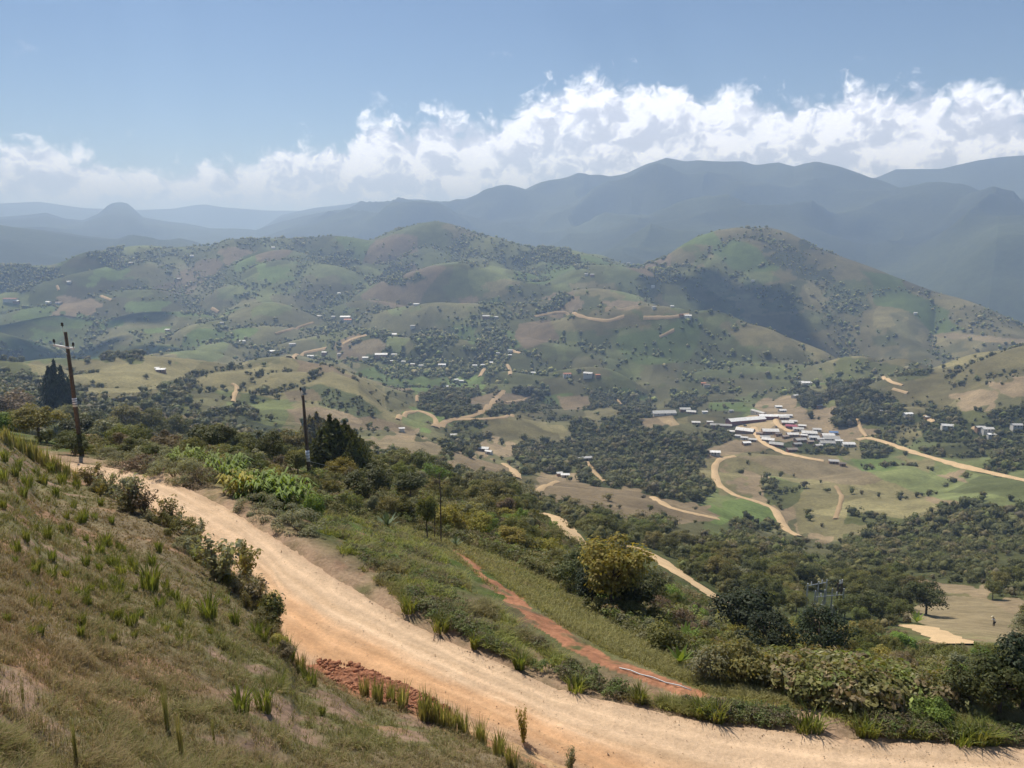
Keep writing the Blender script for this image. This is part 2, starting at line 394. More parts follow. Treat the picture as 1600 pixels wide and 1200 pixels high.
def puff(du, dv, sc):
    cv = t.n('ShaderNodeCombineXYZ', inp={0: t.m('ADD', uw, du), 1: t.m('MULTIPLY_ADD', vw, 1.3, dv * 1.3)})
    return t.n('ShaderNodeTexVoronoi', voronoi_dimensions='2D', feature='F1', inp={'Vector': cv.outputs[0], 'Scale': sc, 'Detail': 2.0, 'Roughness': .55, 'Lacunarity': 2.4, 'Randomness': 1.0}).outputs['Distance']
def dens(du, dv):
    a = puff(du, dv, 24.0); b = cloud_noise(du, dv, 34.0, 5, .54, 2.0)
    return t.m('ADD', t.m('MULTIPLY', t.m('SUBTRACT', .42, a), .75), t.m('MULTIPLY', t.m('SUBTRACT', b, .5), .9))
d0 = dens(0.0, 0.0)
below = t.m('SUBTRACT', top, v)                        # >0 under the cloud top line
soft = t.m('ADD', t.m('DIVIDE', below, .022), t.m('MULTIPLY', d0, 1.75))
mask = t.mapr(soft, -.2, 1.05, 0, 1, True)
hole = t.mapr(cloud_noise(3.0, 1.0, 7.0, 5, .6, 6.0), .30, .45, .92, 1.0, True)
mask = t.m('MULTIPLY', mask, t.m('MAXIMUM', hole, t.mapr(below, .02, .0)))
wisp = t.mapr(cloud_noise(1.3, .2, 14.0, 6, .6, 9.0), .66, .80, 0, .4, True)
wisp = t.m('MULTIPLY', wisp, t.mapr(v, .26, .12))
mask = t.m('MAXIMUM', mask, wisp)
d1 = dens(-.010, .020)
big = cloud_noise(0.5, .1, 10.0, 4, .55, 12.0)
lit = t.m('MULTIPLY', t.m('SUBTRACT', d0, d1), 1.5)
lit = t.m('ADD', lit, t.mapr(below, 0.0, .11, .20, .02))
lit = t.m('ADD', lit, t.m('MULTIPLY', t.m('SUBTRACT', big, .5), 1.0))
lit = t.mapr(lit, -.36, .52, 0, 1, True)
ccol = t.mix(lit, CLOUD_D, CLOUD_L)
bgc = t.n('ShaderNodeBackground', inp={'Color': ccol, 'Strength': 1.0})
mx = t.n('ShaderNodeMixShader', inp={0: t.m('MULTIPLY', mask, .96), 1: bgs.outputs[0], 2: bgc.outputs[0]})
o = t.n('ShaderNodeOutputWorld'); t.link(mx.outputs[0], o.inputs[0])
w.cycles.sampling_method = 'MANUAL'; w.cycles.sample_map_resolution = 512

# ------------------------------------------------------------------ haze
if HAZE > 0:
    mb = MB(); top_z = float(H.max()) + 20; bot = float(H.min()) - 1.0
    mb.box((0, 11000, (top_z + bot) / 2), (64000, 44000, top_z - bot))
    hz = mb.build('haze', None); tag(hz, kind='stuff')
    m, tt = new_mat('haze_air')
    pv = tt.n('ShaderNodeVolumePrincipled', inp={'Color': HAZE_C, 'Density': HAZE, 'Anisotropy': .25, 'Absorption Color': (.32, .32, .32, 1)})
    oo = tt.n('ShaderNodeOutputMaterial'); tt.link(pv.outputs[0], oo.inputs['Volume'])
    hz.data.materials.append(m)
    try: m.cycles.homogeneous_volume = True
    except Exception: pass

# ------------------------------------------------------------------ render settings
scene.render.engine = 'CYCLES'
c = scene.cycles
c.max_bounces = 6; c.diffuse_bounces = 2; c.glossy_bounces = 2; c.transmission_bounces = 3; c.transparent_max_bounces = 4; c.volume_bounces = 1
c.use_denoising = True
c.use_adaptive_sampling = True; c.adaptive_threshold = .02
try: c.denoiser = 'OPENIMAGEDENOISE'
except Exception: pass
c.sample_clamp_indirect = 4; c.caustics_reflective = False; c.caustics_refractive = False
scene.view_settings.view_transform = 'Standard'; scene.view_settings.look = 'None'
scene.view_settings.exposure = EXPO; scene.view_settings.gamma = 1
# ------------------------------------------------------------------ ground cover
MAP_Y0, MAP_DY = 340, 25
MAP = """ggggggggggggggooggggggoooooooooo
ggggggffgffmggffffggggooodoooooo
ggmFfffbggFmggffFFgffogodooooooo
FFglmmmglgggFmggfgfgFffgodoooooo
Fgmmfmmggmmgmmgofgogffmofogooooo
ggbmlmmmgmgmgmmfmbfbogfFfofooooo
gglmmmfmmmfmmmfffooogfgFFfFomooo
glgmfmmmmmfFmFmFogggfggFFFFfmooo
FggffggmmmffFFfFfgfgmgfgmFFFmmoo
foooooooooofFFFFffmgmfgggmfffooo
Ffooofoogooomglffmffmfmmfmfmooob
FFfffFmggooomogFFmFFmFmgbfFFoobm
FFFffffFgobmolFoomoFbFmgbbFFFFfF
FFFFFffFFfmmbmfooFFFFmfbbbbfoFFF
FfFfFFFFFFfmbbFbFFFFFFbbFFoFgffF
ffffFFFFFFFFffbmFfFFFFobbogooggF
ffffffffffFFFFFfobFFFFobgFboobgg
fffffffffffFfffFFobbFFgbgbboobgg
fffffffffffffffffFfobblgbbfffFFf
fffffffffffffffffFffFmgFmboffFFF
ffffffffffffffffffFffffFfmffFFFF
ffffffffffffffffffFfffFFFfFffFFf
ffffffffffffffffffFffFFFFFFfffff
ffffffffffffffffffFFfFFFFFFFfobf
fffffffffffffffffFFffFFFFFFFfobb
ffffffffffffffffffFfFFFFFFFFfobf""".split('\n')
CODE = 'FfglobmdsrP'
GRID = np.array([[CODE.index(ch) for ch in (r + 'o' * 32)[:32]] for r in MAP])
sub_ = GRID[3:9, 22:]; sub_[sub_ == 0] = CODE.index('o')
PAL = np.array([(.050,.058,.022),(.095,.100,.040),(.120,.135,.054),(.135,.180,.058),(.165,.145,.072),(.235,.18,.11),(.118,.112,.055),(.055,.062,.030),(.50,.375,.215),(.34,.155,.08),(.20,.16,.095)])
POLYS = [   # (code, polygon in the photo, darken)
 ('o', [(60,572),(300,575),(420,572),(540,568),(585,600),(615,640),(560,645),(480,620),(430,625),(330,600),(200,590),(60,600)], 1),
 ('o', [(1125,712),(1200,703),(1300,713),(1375,745),(1410,772),(1330,790),(1310,832),(1250,835),(1240,790),(1255,760),(1215,745),(1150,735)], 1.15),
 ('P', [(1150,712),(1290,714),(1385,748),(1350,760),(1250,747)], .95),
 ('f', [(1190,745),(1250,755),(1250,785),(1225,800),(1190,775)], 1),
 ('l', [(1128,785),(1160,778),(1205,790),(1222,812),(1190,820),(1130,802)], 1),
 ('o', [(1310,770),(1400,770),(1480,790),(1430,812),(1330,800)], 1.1),
 ('b', [(825,767),(880,752),(960,763),(1060,783),(1125,804),(1110,815),(1000,814),(900,797)], .85),
 ('P', [(1410,958),(1440,940),(1490,931),(1545,938),(1605,975),(1605,1012),(1560,1022),(1520,1008),(1440,978)], 1.12),
 ('b', [(1405,903),(1450,907),(1520,915),(1525,928),(1430,922)], .9),
 ('g', [(1330,715),(1400,715),(1440,735),(1520,760),(1605,770),(1605,800),(1520,790),(1430,770),(1370,745)], 1.1),
 ('l', [(1328,716),(1385,716),(1400,735),(1350,738)], .95),
 ('s', [(1143,659),(1165,652),(1205,649),(1214,662),(1196,676),(1172,673),(1150,665)], .92),
 ('s', [(1022,648),(1050,650),(1062,665),(1050,668),(1030,655)], .7),
 ('o', [(1058,655),(1090,648),(1122,652),(1110,661),(1062,663)], 1),
 ('g', [(627,650),(650,645),(672,650),(680,660),(655,668),(630,662)], .95),
 ('m', [(600,602),(650,600),(640,640),(605,642)], 1),
 ('l', [(640,604),(690,590),(700,600),(655,616)], .8),
 ('F', [(650,622),(690,602),(742,610),(758,635),(722,650),(690,652),(655,640)], 1),
 ('b', [(733,625),(775,614),(765,640),(740,636)], .8),
 ('b', [(780,612),(832,619),(800,632),(775,630)], .75),
 ('b', [(870,619),(920,617),(926,636),(880,641)], .85),
 ('o', [(780,655),(880,665),(902,690),(840,692),(790,676)], 1.1),
 ('P', [(560,683),(660,690),(702,698),(690,713),(640,706),(565,691)], 1.1),
 ('b', [(700,706),(790,728),(802,745),(770,741),(710,721)], .85),
 ('d', [(500,600),(560,618),(600,645),(560,652),(500,632),(470,605)], 1.6),
 ('P', [(446,613),(487,606),(502,626),(450,627)], .75),
 ('d', [(370,650),(442,671),(432,691),(365,671)], 1),
 ('P', [(545,540),(590,528),(606,540),(596,555),(560,554)], 1),
 ('g', [(602,525),(642,530),(622,550),(606,545)], 1),
 ('b', [(812,506),(860,500),(872,530),(822,545),(806,530)], .72),
 ('b', [(860,461),(900,455),(890,470),(860,476)], .8),
 ('b', [(715,465),(746,462),(746,475),(718,476)], .8),
 ('F', [(845,480),(880,455),(896,465),(870,490),(840,491)], 1),
 ('l', [(50,497),(130,497),(190,503),(180,512),(60,508)], .75),
 ('l', [(120,500),(195,500),(190,510),(110,510)], .9),
 ('l', [(225,515),(270,510),(265,520),(230,520)], 1),
 ('g', [(300,540),(360,535),(355,550),(300,552)], 1.1),
 ('g', [(130,460),(230,450),(240,460),(150,468)], 1.1),
 ('l', [(365,410),(400,395),(400,415),(370,425)], .8),
 ('P', [(1450,525),(1480,520),(1600,530),(1600,540)], 1),
]
def cover_codes(px, py, x, y):
    wl = np.maximum(np.hypot(x, y), 20)
    a = np.arctan2(x, y); l = np.log(wl)
    n1 = pn(px / 55, py / 30) + .6 * pn(px / 19 + 5, py / 10); n2 = pn(px / 55 + 50, py / 30 + 9) + .6 * pn(px / 19 + 55, py / 10)
    ix = np.clip(((px + 26 * n1) / 50).astype(int), 0, 31)
    iy = np.clip(((py + 12 * n2 - MAP_Y0) / MAP_DY).astype(int), 0, len(MAP) - 1)
    code = GRID[iy, ix]; k = np.ones(code.shape)
    wx_, wy_ = px + 4 * n1, py + 2.5 * n2
    for ch, poly, f in POLYS:
        p = np.array(poly); x0, y0 = p.min(0) - 8; x1, y1 = p.max(0) + 8
        s = (px > x0) & (px < x1) & (py > y0) & (py < y1)
        if not s.any(): continue
        idx = np.nonzero(s); q = in_poly(wx_[idx], wy_[idx], poly)
        idx = tuple(i[q] for i in idx)
        code[idx] = CODE.index(ch); k[idx] = f
    return code, k
code, kf = cover_codes(PX, PY, GX, GY)
code = np.where(VIS | (DD < 60), code, CODE.index('m'))
code = np.where((DD > 3000), CODE.index('f'), code)
# field parcels
def cells(x, y, s):
    ax = x / s; ay = y / s
    best = np.full(x.shape, 9e9); idv = np.zeros(x.shape)
    fx = np.floor(ax); fy = np.floor(ay)
    for i in (-1, 0, 1):
        for j in (-1, 0, 1):
            cx = fx + i; cy = fy + j
            h = np.abs(np.sin(cx * 127.1 + cy * 311.7) * 43758.5) % 1; g = np.abs(np.sin(cx * 269.5 + cy * 183.3) * 43758.5) % 1
            d = (ax - cx - h) ** 2 + (ay - cy - g) ** 2
            m_ = d < best; best = np.where(m_, d, best); idv = np.where(m_, (h * 7.77 + g * 3.3) % 1, idv)
    return idv
wx2 = GX + 30 * pn(GX / 120, GY / 120); wy2 = GY + 30 * pn(GX / 120 + 9, GY / 120 + 3)
PARX = None
par = np.where(DD > 1150, cells(wx2, wy2 * .8, 105.0), cells(wx2, wy2, 75.0))
COLR = PAL[code] * kf[..., None]
# parcels differ in tone and ripeness
fieldy = np.isin(code, [CODE.index(q) for q in 'gmof'])
tone = .64 + .72 * par
COLR = np.where(fieldy[..., None], COLR * tone[..., None], COLR)
ripe = ((par * 13.7) % 1)
brown = fieldy & (ripe > .93) & (PX < 1080) & (DD > 500) & (DD < 3000)
COLR = np.where(brown[..., None], PAL[CODE.index('b')] * .72, COLR)
grn = fieldy & (ripe < .16) & (DD > 900) & (DD < 3000)
COLR = np.where(grn[..., None], PAL[CODE.index('l')] * .72, COLR)
# dry large scale variation; shrubs in gullies
dry = fbm(GX, GY, 420, 4)
COLR *= (1 + .28 * dry)[..., None] * (1 + .16 * fbm(GX + 900, GY, 35, 3) * (DD < 1500))[..., None]
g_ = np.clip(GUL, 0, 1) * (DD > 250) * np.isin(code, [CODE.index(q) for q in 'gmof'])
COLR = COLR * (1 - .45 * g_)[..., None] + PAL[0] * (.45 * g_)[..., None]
# far mountains: dark forest, some paler scars
fm = (DD > 3000)[..., None]
COLR = np.where(fm, np.array((.055, .065, .032)) * (1 + .5 * fbm(GX, GY, 900, 4))[..., None], COLR)
# ---- near ground (hillside, verge, slope below the road)
n_a = fbm(GX, GY, 1.6, 4); n_b = fbm(GX + 70, GY - 30, 6.0, 3); n_c = fbm(GX - 40, GY + 11, .5, 2)
DRY = np.array((.215,.165,.10)); OLV = np.array((.145,.135,.062)); SOIL = np.array((.33,.205,.125)); PINK = np.array((.40,.27,.19)); GRN = np.array((.10,.14,.035))
def blend(a, b, f): f = np.clip(f, 0, 1)[..., None]; return a * (1 - f) + b * f
hill = blend(np.broadcast_to(DRY, H.shape + (3,)), OLV, .5 + .9 * n_b + .5 * n_a)
hill = blend(hill, PINK * .66, smooth(.3, .66, n_a * .8 + n_b * .6 + .15 * n_c))
hill = blend(hill, SOIL * .9, smooth(.42, .75, fbm(GX + 33, GY + 8, 3.2, 3)))
# worn foot track down the hillside
px, py = PX, PY
slope = blend(np.broadcast_to(GRN * .75, H.shape + (3,)), np.array((.15,.125,.07)), .45 + .9 * n_b + .4 * n_a)
slope = blend(slope, SOIL * .7, smooth(.45, .8, n_a + .4 * n_b))
k2, k3, k4 = iL(1), iL(2), iL(3)
side_hill = LDg < (k2 + k3) / 2
after = LDg > (k3 + k4) / 2
near_mask = 1 - smooth(math.log(100), math.log(135), LDg) * np.ones_like(H)
edge = np.abs(LDg - k4)
verge = after * (1 - smooth(.02, .15, LDg - k4 + .05 * n_a + .03 * n_b))
slope = blend(slope, np.array((.44,.30,.20)), verge * (.75 + .5 * n_a))
bankf = smooth(-.05, -.005, LDg - k2) * (LDg < k3 + .05)
hill = blend(hill, np.array((.40,.22,.12)), bankf * smooth(-.35, .25, n_a + .25))
near = np.where(side_hill[..., None], hill, slope)
near = np.where(((LDg >= (k2 + k3) / 2) & (LDg <= (k3 + k4) / 2))[..., None], np.array((.44,.29,.16)), near)
TR = [((700,855),(730,872),(800,925),(880,980),(960,1022),(1100,1078),(1108,1090),(1060,1086),(960,1050),(880,1008),(830,975),(760,910))]
RED = in_poly(px + 8 * n_a, py + 6 * n_b, [(480,1028),(540,1040),(640,1082),(720,1118),(700,1135),(600,1098),(510,1068)]) & (DD < 40)
near = np.where(RED[..., None], blend(np.broadcast_to(np.array((.36,.165,.095)), H.shape + (3,)), near, .25 + n_a), near)
for poly in TR:
    q = in_poly(px + 9 * n_a + 3 * n_c, py + 7 * n_b, poly) & after & (DD < 90)
    near = np.where(q[..., None], blend(np.broadcast_to(np.array((.39,.185,.105)), H.shape + (3,)), slope, smooth(.1, .5, n_a)), near)
flat = in_poly(px + 6 * n_a, py + 6 * n_b, [(760,880),(900,960),(1040,1010),(1200,1075),(1300,1105),(1120,1088),(960,1030),(840,960)]) & after & (DD < 90)
near = np.where(flat[..., None], blend(np.broadcast_to(np.array((.155,.16,.062)), H.shape + (3,)), np.array((.20,.165,.09)), .3 + n_b), near)
COLR = COLR * (1 - near_mask[..., None]) + near * near_mask[..., None]
COLR = np.clip(COLR, .008, .9)

m, t = new_mat('hillside_soil_and_grass')
at = t.n('ShaderNodeAttribute', attribute_name='Col')
geo = t.n('ShaderNodeNewGeometry')
P = geo.outputs['Position']
def nz(sc, det=4, ro=.6): return t.n('ShaderNodeTexNoise', inp={'Vector': P, 'Scale': sc, 'Detail': float(det), 'Roughness': ro}).outputs[0]
n1, n2, n3 = nz(.035, 6, .65), nz(.45, 5, .65), nz(6.0, 4, .7)
f = t.m('MULTIPLY', t.mapr(n1, .3, .7, .72, 1.28), t.m('MULTIPLY', t.mapr(n2, .3, .7, .74, 1.26), t.mapr(n3, .3, .7, .74, 1.26)))
c1 = t.mix(1.0, at.outputs['Color'], f, 'MULTIPLY')
bp = t.n('ShaderNodeBump', inp={'Height': t.m('ADD', n2, t.m('MULTIPLY', n3, .15)), 'Strength': .7, 'Distance': .35})
b = t.n('ShaderNodeBsdfPrincipled', inp={'Base Color': c1, 'Roughness': .95, 'Specular IOR Level': .08, 'Normal': bp.outputs[0]})
o = t.n('ShaderNodeOutputMaterial'); t.link(b.outputs[0], o.inputs[0])
M_GROUND = m
ii, jj = np.meshgrid(np.arange(NA - 1), np.arange(ND - 1), indexing='ij')
base = (ii * ND + jj).ravel()
quads = np.stack([base, base + ND, base + ND + 1, base + 1], 1)
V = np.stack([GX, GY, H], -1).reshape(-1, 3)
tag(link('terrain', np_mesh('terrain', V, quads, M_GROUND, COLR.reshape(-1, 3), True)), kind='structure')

# ------------------------------------------------------------------ main dirt road
m, t = new_mat('packed_sandy_earth')
at = t.n('ShaderNodeAttribute', attribute_name='Col')
P = t.n('ShaderNodeNewGeometry').outputs['Position']
n2, n3, n4 = nz(.9, 6, .65), nz(9.0, 5, .7), nz(45.0, 3, .6)
vor = t.n('ShaderNodeTexVoronoi', inp={'Vector': P, 'Scale': 9.0}).outputs['Distance']
peb = t.mapr(vor, .0, .18, 1.0, 0.0)
f = t.m('MULTIPLY', t.mapr(n2, .3, .7, .88, 1.12), t.m('MULTIPLY', t.mapr(n3, .3, .7, .86, 1.14), t.mapr(n4, .3, .7, .9, 1.1)))
c1 = t.mix(1.0, at.outputs['Color'], f, 'MULTIPLY')
bp = t.n('ShaderNodeBump', inp={'Height': t.m('ADD', t.m('ADD', t.m('MULTIPLY', n2, .7), t.m('MULTIPLY', n3, .5)), t.m('MULTIPLY', peb, .1)), 'Strength': .6, 'Distance': .12})
b = t.n('ShaderNodeBsdfPrincipled', inp={'Base Color': c1, 'Roughness': .93, 'Specular IOR Level': .12, 'Normal': bp.outputs[0]})
o = t.n('ShaderNodeOutputMaterial'); t.link(b.outputs[0], o.inputs[0])
M_ROAD = m
HBN = KT[3] * np.exp(KL[3]); HBF = KT[4] * np.exp(KL[4])
na, nf = 1350, 56
azr = np.linspace(R(-50), R(64), na); fr = np.linspace(-.10, 1.10, nf)
Ln = np.interp(azr, AZ, KL[3]); Lf = np.interp(azr, AZ, KL[4])
Dn, Df = np.exp(Ln), np.exp(Lf)
A, Fr = np.meshgrid(azr, fr, indexing='ij')
Dm = Dn[:, None] + (Df - Dn)[:, None] * Fr
xr, yr = np.sin(A) * Dm, np.cos(A) * Dm
s_ = np.concatenate([[0], np.cumsum(np.hypot(np.diff(xr[:, nf // 2]), np.diff(yr[:, nf // 2])))])[:, None] * np.ones((1, nf))
eg = .03 * pn(s_ / 2.7, Fr * 0 + 3) + .022 * pn(s_ / .6, Fr * 5 + 9) + .015 * pn(s_ / .2, Fr * 9)
dist_e = np.minimum(Fr - (0 + eg), (1 - eg * 1.3) - Fr)       # >0 inside the road
zr = Dm * 0 + np.array([np.interp(azr, AZ, HBN), np.interp(azr, AZ, HBF)])[0][:, None] * (1 - Fr) + np.interp(azr, AZ, HBF)[:, None] * Fr
zt = sample_h(xr, yr)
zr = np.where((Fr > 0) & (Fr < 1), np.maximum(zr, zt + .06), zt + .03)
prof = smooth(-.07, .03, dist_e)
zr = zr * prof + (zt - .06) * (1 - prof)
rut = np.zeros_like(Fr)
for cpos, wd in ((.27, .05), (.47, .045), (.60, .05), (.80, .045)):
    rut += np.exp(-((Fr - cpos - .035 * pn(s_ / 7, s_ * 0 + cpos * 9)) / wd) ** 2)
zr = zr - .028 * rut + .02 * pn(xr / .8, yr / .8) + .012 * pn(xr / .25, yr / .25)
PALE = np.array((.585,.42,.275)); ORG = np.array((.55,.325,.175)); BRN = np.array((.45,.30,.17))
pxr, pyr, _ = to_pix(xr, yr, zr)
mid = smooth(.62, .30, Fr) if False else 1 - smooth(.25, .62, Fr + .12 * pn(s_ / 3.5, Fr * 6) + .06 * pn(s_ / 1.2, Fr * 14))
org_zone = smooth(380, 470, pxr) * (1 - smooth(980, 1250, pxr))
rc = blend(np.broadcast_to(PALE, Fr.shape + (3,)), ORG, mid * (.25 + .75 * org_zone))
rc = rc * (1 + .16 * rut - .04 + .12 * pn(s_ / 6, Fr * 9) + .09 * pn(s_ / 1.1, Fr * 30) + .05 * pn(s_ / .4, Fr * 60))[..., None]
rc = blend(rc, np.array((.46,.315,.205)), (1 - smooth(-.02, .13 + .05 * pn(s_ / 1.3, Fr * 4), dist_e)) * .95)
rc = blend(rc, BRN, smooth(.0, .9, pn(s_ / 14 + 4, Fr * 11) + .3 * pn(s_ / 1.5, Fr * 25)) * .35)
gi, gj = np.meshgrid(np.arange(na - 1), np.arange(nf - 1), indexing='ij')
bq = (gi * nf + gj).ravel()
tag(link('dirt_road', np_mesh('dirt_road', np.stack([xr, yr, zr], -1).reshape(-1, 3), np.stack([bq, bq + nf, bq + nf + 1, bq + 1], 1), M_ROAD, np.clip(rc, .02, .9).reshape(-1, 3), True)), kind='structure')

# ------------------------------------------------------------------ far dirt tracks laid on the ground
TRACKS = [
 ([(846,803),(868,808),(883,822),(892,846)], 5, 1), ([(992,856),(1020,868),(1045,885),(1062,898),(1090,914),(1134,946)], 5.5, 1),
 ([(1417,978),(1440,981),(1480,998),(1502,1009)], 4.5, 1), ([(1020,777),(1045,793),(1070,800),(1122,811)], 5, .9),
 ([(1148,713),(1125,717),(1116,728),(1117,745),(1125,760),(1150,775),(1185,785),(1210,795),(1219,812),(1228,828),(1250,839)], 5.5, .9),
 ([(1177,668),(1182,678),(1193,693),(1225,708),(1260,716),(1288,721)], 7, 1), ([(1212,648),(1212,662),(1228,672),(1240,676)], 6, .95),
 ([(1338,688),(1355,684),(1380,690),(1430,708),(1500,728),(1560,742),(1615,754)], 6, .95), ([(1340,655),(1344,670),(1355,684)], 4, .8),
 ([(1380,589),(1390,597),(1412,603)], 5, .95), ([(1395,608),(1420,615)], 5, .9), ([(1445,650),(1460,660)], 5, .9), ([(1520,668),(1535,678)], 4, .9),
 ([(680,668),(700,657),(740,650),(765,637),(775,622),(787,610)], 9, .62), ([(622,656),(630,646),(655,642),(675,649),(683,658),(677,669)], 5, .8),
 ([(710,656),(760,655),(795,652),(801,648)], 5, .75), ([(652,628),(650,620),(655,616)], 4, .7), ([(790,629),(815,626),(830,620)], 4, .7),
 ([(797,586),(798,577),(792,570)], 7, .85), ([(749,589),(757,576)], 7, .8), ([(800,548),(815,553)], 6, .9),
 ([(452,559),(472,552),(492,548),(512,544)], 8, .8), ([(535,538),(550,530),(573,524)], 9, .9), ([(430,522),(465,512),(490,504)], 7, .55),
 ([(835,495),(870,488),(890,489),(920,498),(950,502),(976,494)], 8, .7), ([(1005,497),(1050,496),(1078,491)], 7, .7), ([(1030,527),(1055,515)], 6, .6),
 ([(788,725),(804,735),(809,749)], 6, .9), ([(918,722),(930,740),(946,753)], 4, .75), ([(835,770),(850,760),(872,752)], 4, .75), ([(363,600),(372,603),(366,618),(364,630)], 4, .8),
 ([(1306,760),(1316,775),(1312,790),(1305,812)], 3, .6), ([(158,463),(176,470)], 8, .9), ([(331,482),(343,489)], 9, .9), ([(89,447),(93,456)], 6, .9), ([(965,625),(972,634)], 4, .7)]
for pts, wd, kcol in TRACKS:
    p = np.array(pts, float); seg = np.concatenate([[0], np.cumsum(np.hypot(*np.diff(p, axis=0).T))])
    q = np.arange(0, seg[-1], 2.0); pp = np.stack([np.interp(q, seg, p[:, 0]), np.interp(q, seg, p[:, 1])], 1)
    for _ in range(3): pp[1:-1] = (pp[:-2] + 2 * pp[1:-1] + pp[2:]) / 4
    g = ground(pp[:, 0], pp[:, 1], 70)
    Dm_ = np.median(np.hypot(g[:, 0], g[:, 1]))
    ok = np.abs(np.hypot(g[:, 0], g[:, 1]) / Dm_ - 1) < .5
    g = g[ok]
    if len(g) < 3: continue
    xy = g[:, :2].copy()
    for _ in range(6): xy[1:-1] = (xy[:-2] + 2 * xy[1:-1] + xy[2:]) / 4
    tn = np.gradient(xy, axis=0); tn /= np.linalg.norm(tn, axis=1)[:, None] + 1e-9
    nr = np.stack([-tn[:, 1], tn[:, 0]], 1)
    nc = 5; V = []; Cc = []
    wn = 1 + .25 * pn(np.arange(len(xy)) * .23, np.zeros(len(xy)))
    for k in range(nc):
        e = (k / (nc - 1) - .5) * wd
        q2 = xy + nr * (e * wn)[:, None]
        z = sample_h(q2[:, 0], q2[:, 1]) + (.12 + .0012 * Dm_) * (1 if 0 < k < nc - 1 else .2)
        V.append(np.column_stack([q2, z])); Cc.append(np.broadcast_to(np.array((.56,.40,.23)) * kcol, (len(xy), 3)) * (1 + .12 * pn(q2[:, 0] / 9, q2[:, 1] / 9))[:, None])
    V = np.stack(V, 1).reshape(-1, 3); Cc = np.stack(Cc, 1).reshape(-1, 3)
    gi, gj = np.meshgrid(np.arange(len(xy) - 1), np.arange(nc - 1), indexing='ij'); bq = (gi * nc + gj).ravel()
    tag(link('dirt_track', np_mesh('dirt_track', V, np.stack([bq, bq + nc, bq + nc + 1, bq + 1], 1), M_ROAD, Cc, True)), kind='structure')

# ------------------------------------------------------------------ clouds above the valley whose shadows lie on the hills
m, t = new_mat('cloud_white')
d = t.n('ShaderNodeBsdfDiffuse', inp={'Color': (.9, .9, .92, 1)}); tr = t.n('ShaderNodeBsdfTranslucent', inp={'Color': (.9, .9, .92, 1)})
mx = t.n('ShaderNodeMixShader', inp={0: .3, 1: d.outputs[0], 2: tr.outputs[0]}); o = t.n('ShaderNodeOutputMaterial'); t.link(mx.outputs[0], o.inputs[0])
M_CLOUD = m
def cloud(targets, hgt, label):
    bm = bmesh.new()
    cs = []
    for (px_, py_), (rx, ry) in targets:
        g = gp(px_, py_, 900); c0 = g + sv * ((hgt - g.z) / sv.z)
        for k in range(7):
            a = random.uniform(0, 6.28); q = random.uniform(0, 1) ** .5
            cs.append((c0 + Vector((math.cos(a) * rx * q, math.sin(a) * ry * q, 0)), min(rx, ry) * random.uniform(.35, .6)))
    for c_, r_ in cs:
        M4 = Matrix.Translation(c_) @ Matrix.Diagonal((r_, r_, r_ * .55, 1))
        bmesh.ops.create_icosphere(bm, subdivisions=3, radius=1.0, matrix=M4)
    me = bpy.data.meshes.new('cloud'); bm.to_mesh(me); bm.free()
    n = len(me.vertices); v = np.empty(n * 3, np.float32); me.vertices.foreach_get('co', v); v = v.reshape(-1, 3)
    for a_, wl in ((55, 260), (30, 110)):
        v[:, 0] += a_ * pn(v[:, 1] / wl, v[:, 2] / wl); v[:, 1] += a_ * pn(v[:, 0] / wl + 5, v[:, 2] / wl); v[:, 2] += a_ * pn(v[:, 0] / wl + 9, v[:, 1] / wl)
    me.vertices.foreach_set('co', v.ravel()); me.materials.append(M_CLOUD)
    for p in me.polygons: p.use_smooth = True
    tag(link('cloud', me), kind='stuff')
if CLOUDS:
    cloud([((40,530),(330,140)),((180,548),(260,90)),((-120,520),(330,180))], 2700, '')
    cloud([((1130,478),(170,90)),((1190,510),(150,110)),((1250,530),(130,90)),((1060,462),(130,60))], 2700, '')
# ------------------------------------------------------------------ plants: mesh builders
def unit(n):
    v = rng.normal(size=(n, 3)); return v / (np.linalg.norm(v, axis=1)[:, None] + 1e-9)
def leaves(C, N, size, asp=.55, fold=.25):
    """diamond leaves at C facing roughly N"""
    n = len(C); N = N / (np.linalg.norm(N, axis=1)[:, None] + 1e-9)
    r = unit(n); u = np.cross(N, r); u /= np.linalg.norm(u, axis=1)[:, None] + 1e-9
    v = np.cross(N, u); s = np.broadcast_to(np.asarray(size), (n,))[:, None]
    V = np.stack([C - u * s * .5, C + v * s * asp * .5 + N * s * fold * .3, C + u * s * .5, C - v * s * asp * .5 + N * s * fold * .3], 1).reshape(-1, 3)
    return V, np.arange(4 * n).reshape(n, 4)
def rep(c, k): return np.repeat(c, k, axis=0)
def clumped(centers, radii, per, size, tone, flat=1.0, inner=.35, up=.25):
    C = []; N = []; K = []
    for c_, r_, t_ in zip(centers, radii, tone):
        d = unit(per); d[:, 2] = np.where(d[:, 2] < -.5, -d[:, 2] * .5, d[:, 2])
        q = r_ * (inner + (1 - inner) * rng.random(per) ** .5)
        C.append(c_ + d * q[:, None] * np.array((1, 1, flat))); N.append(d + unit(per) * .6 + np.array((0, 0, up + .35)))
        K.append(np.repeat(t_, per) * (.72 + .56 * rng.random(per)))
    C = np.concatenate(C); N = np.concatenate(N); K = np.concatenate(K)
    V, Fq = leaves(C, N, size * (.7 + .6 * rng.random(len(C))))
    return V, Fq, rep(K, 4)
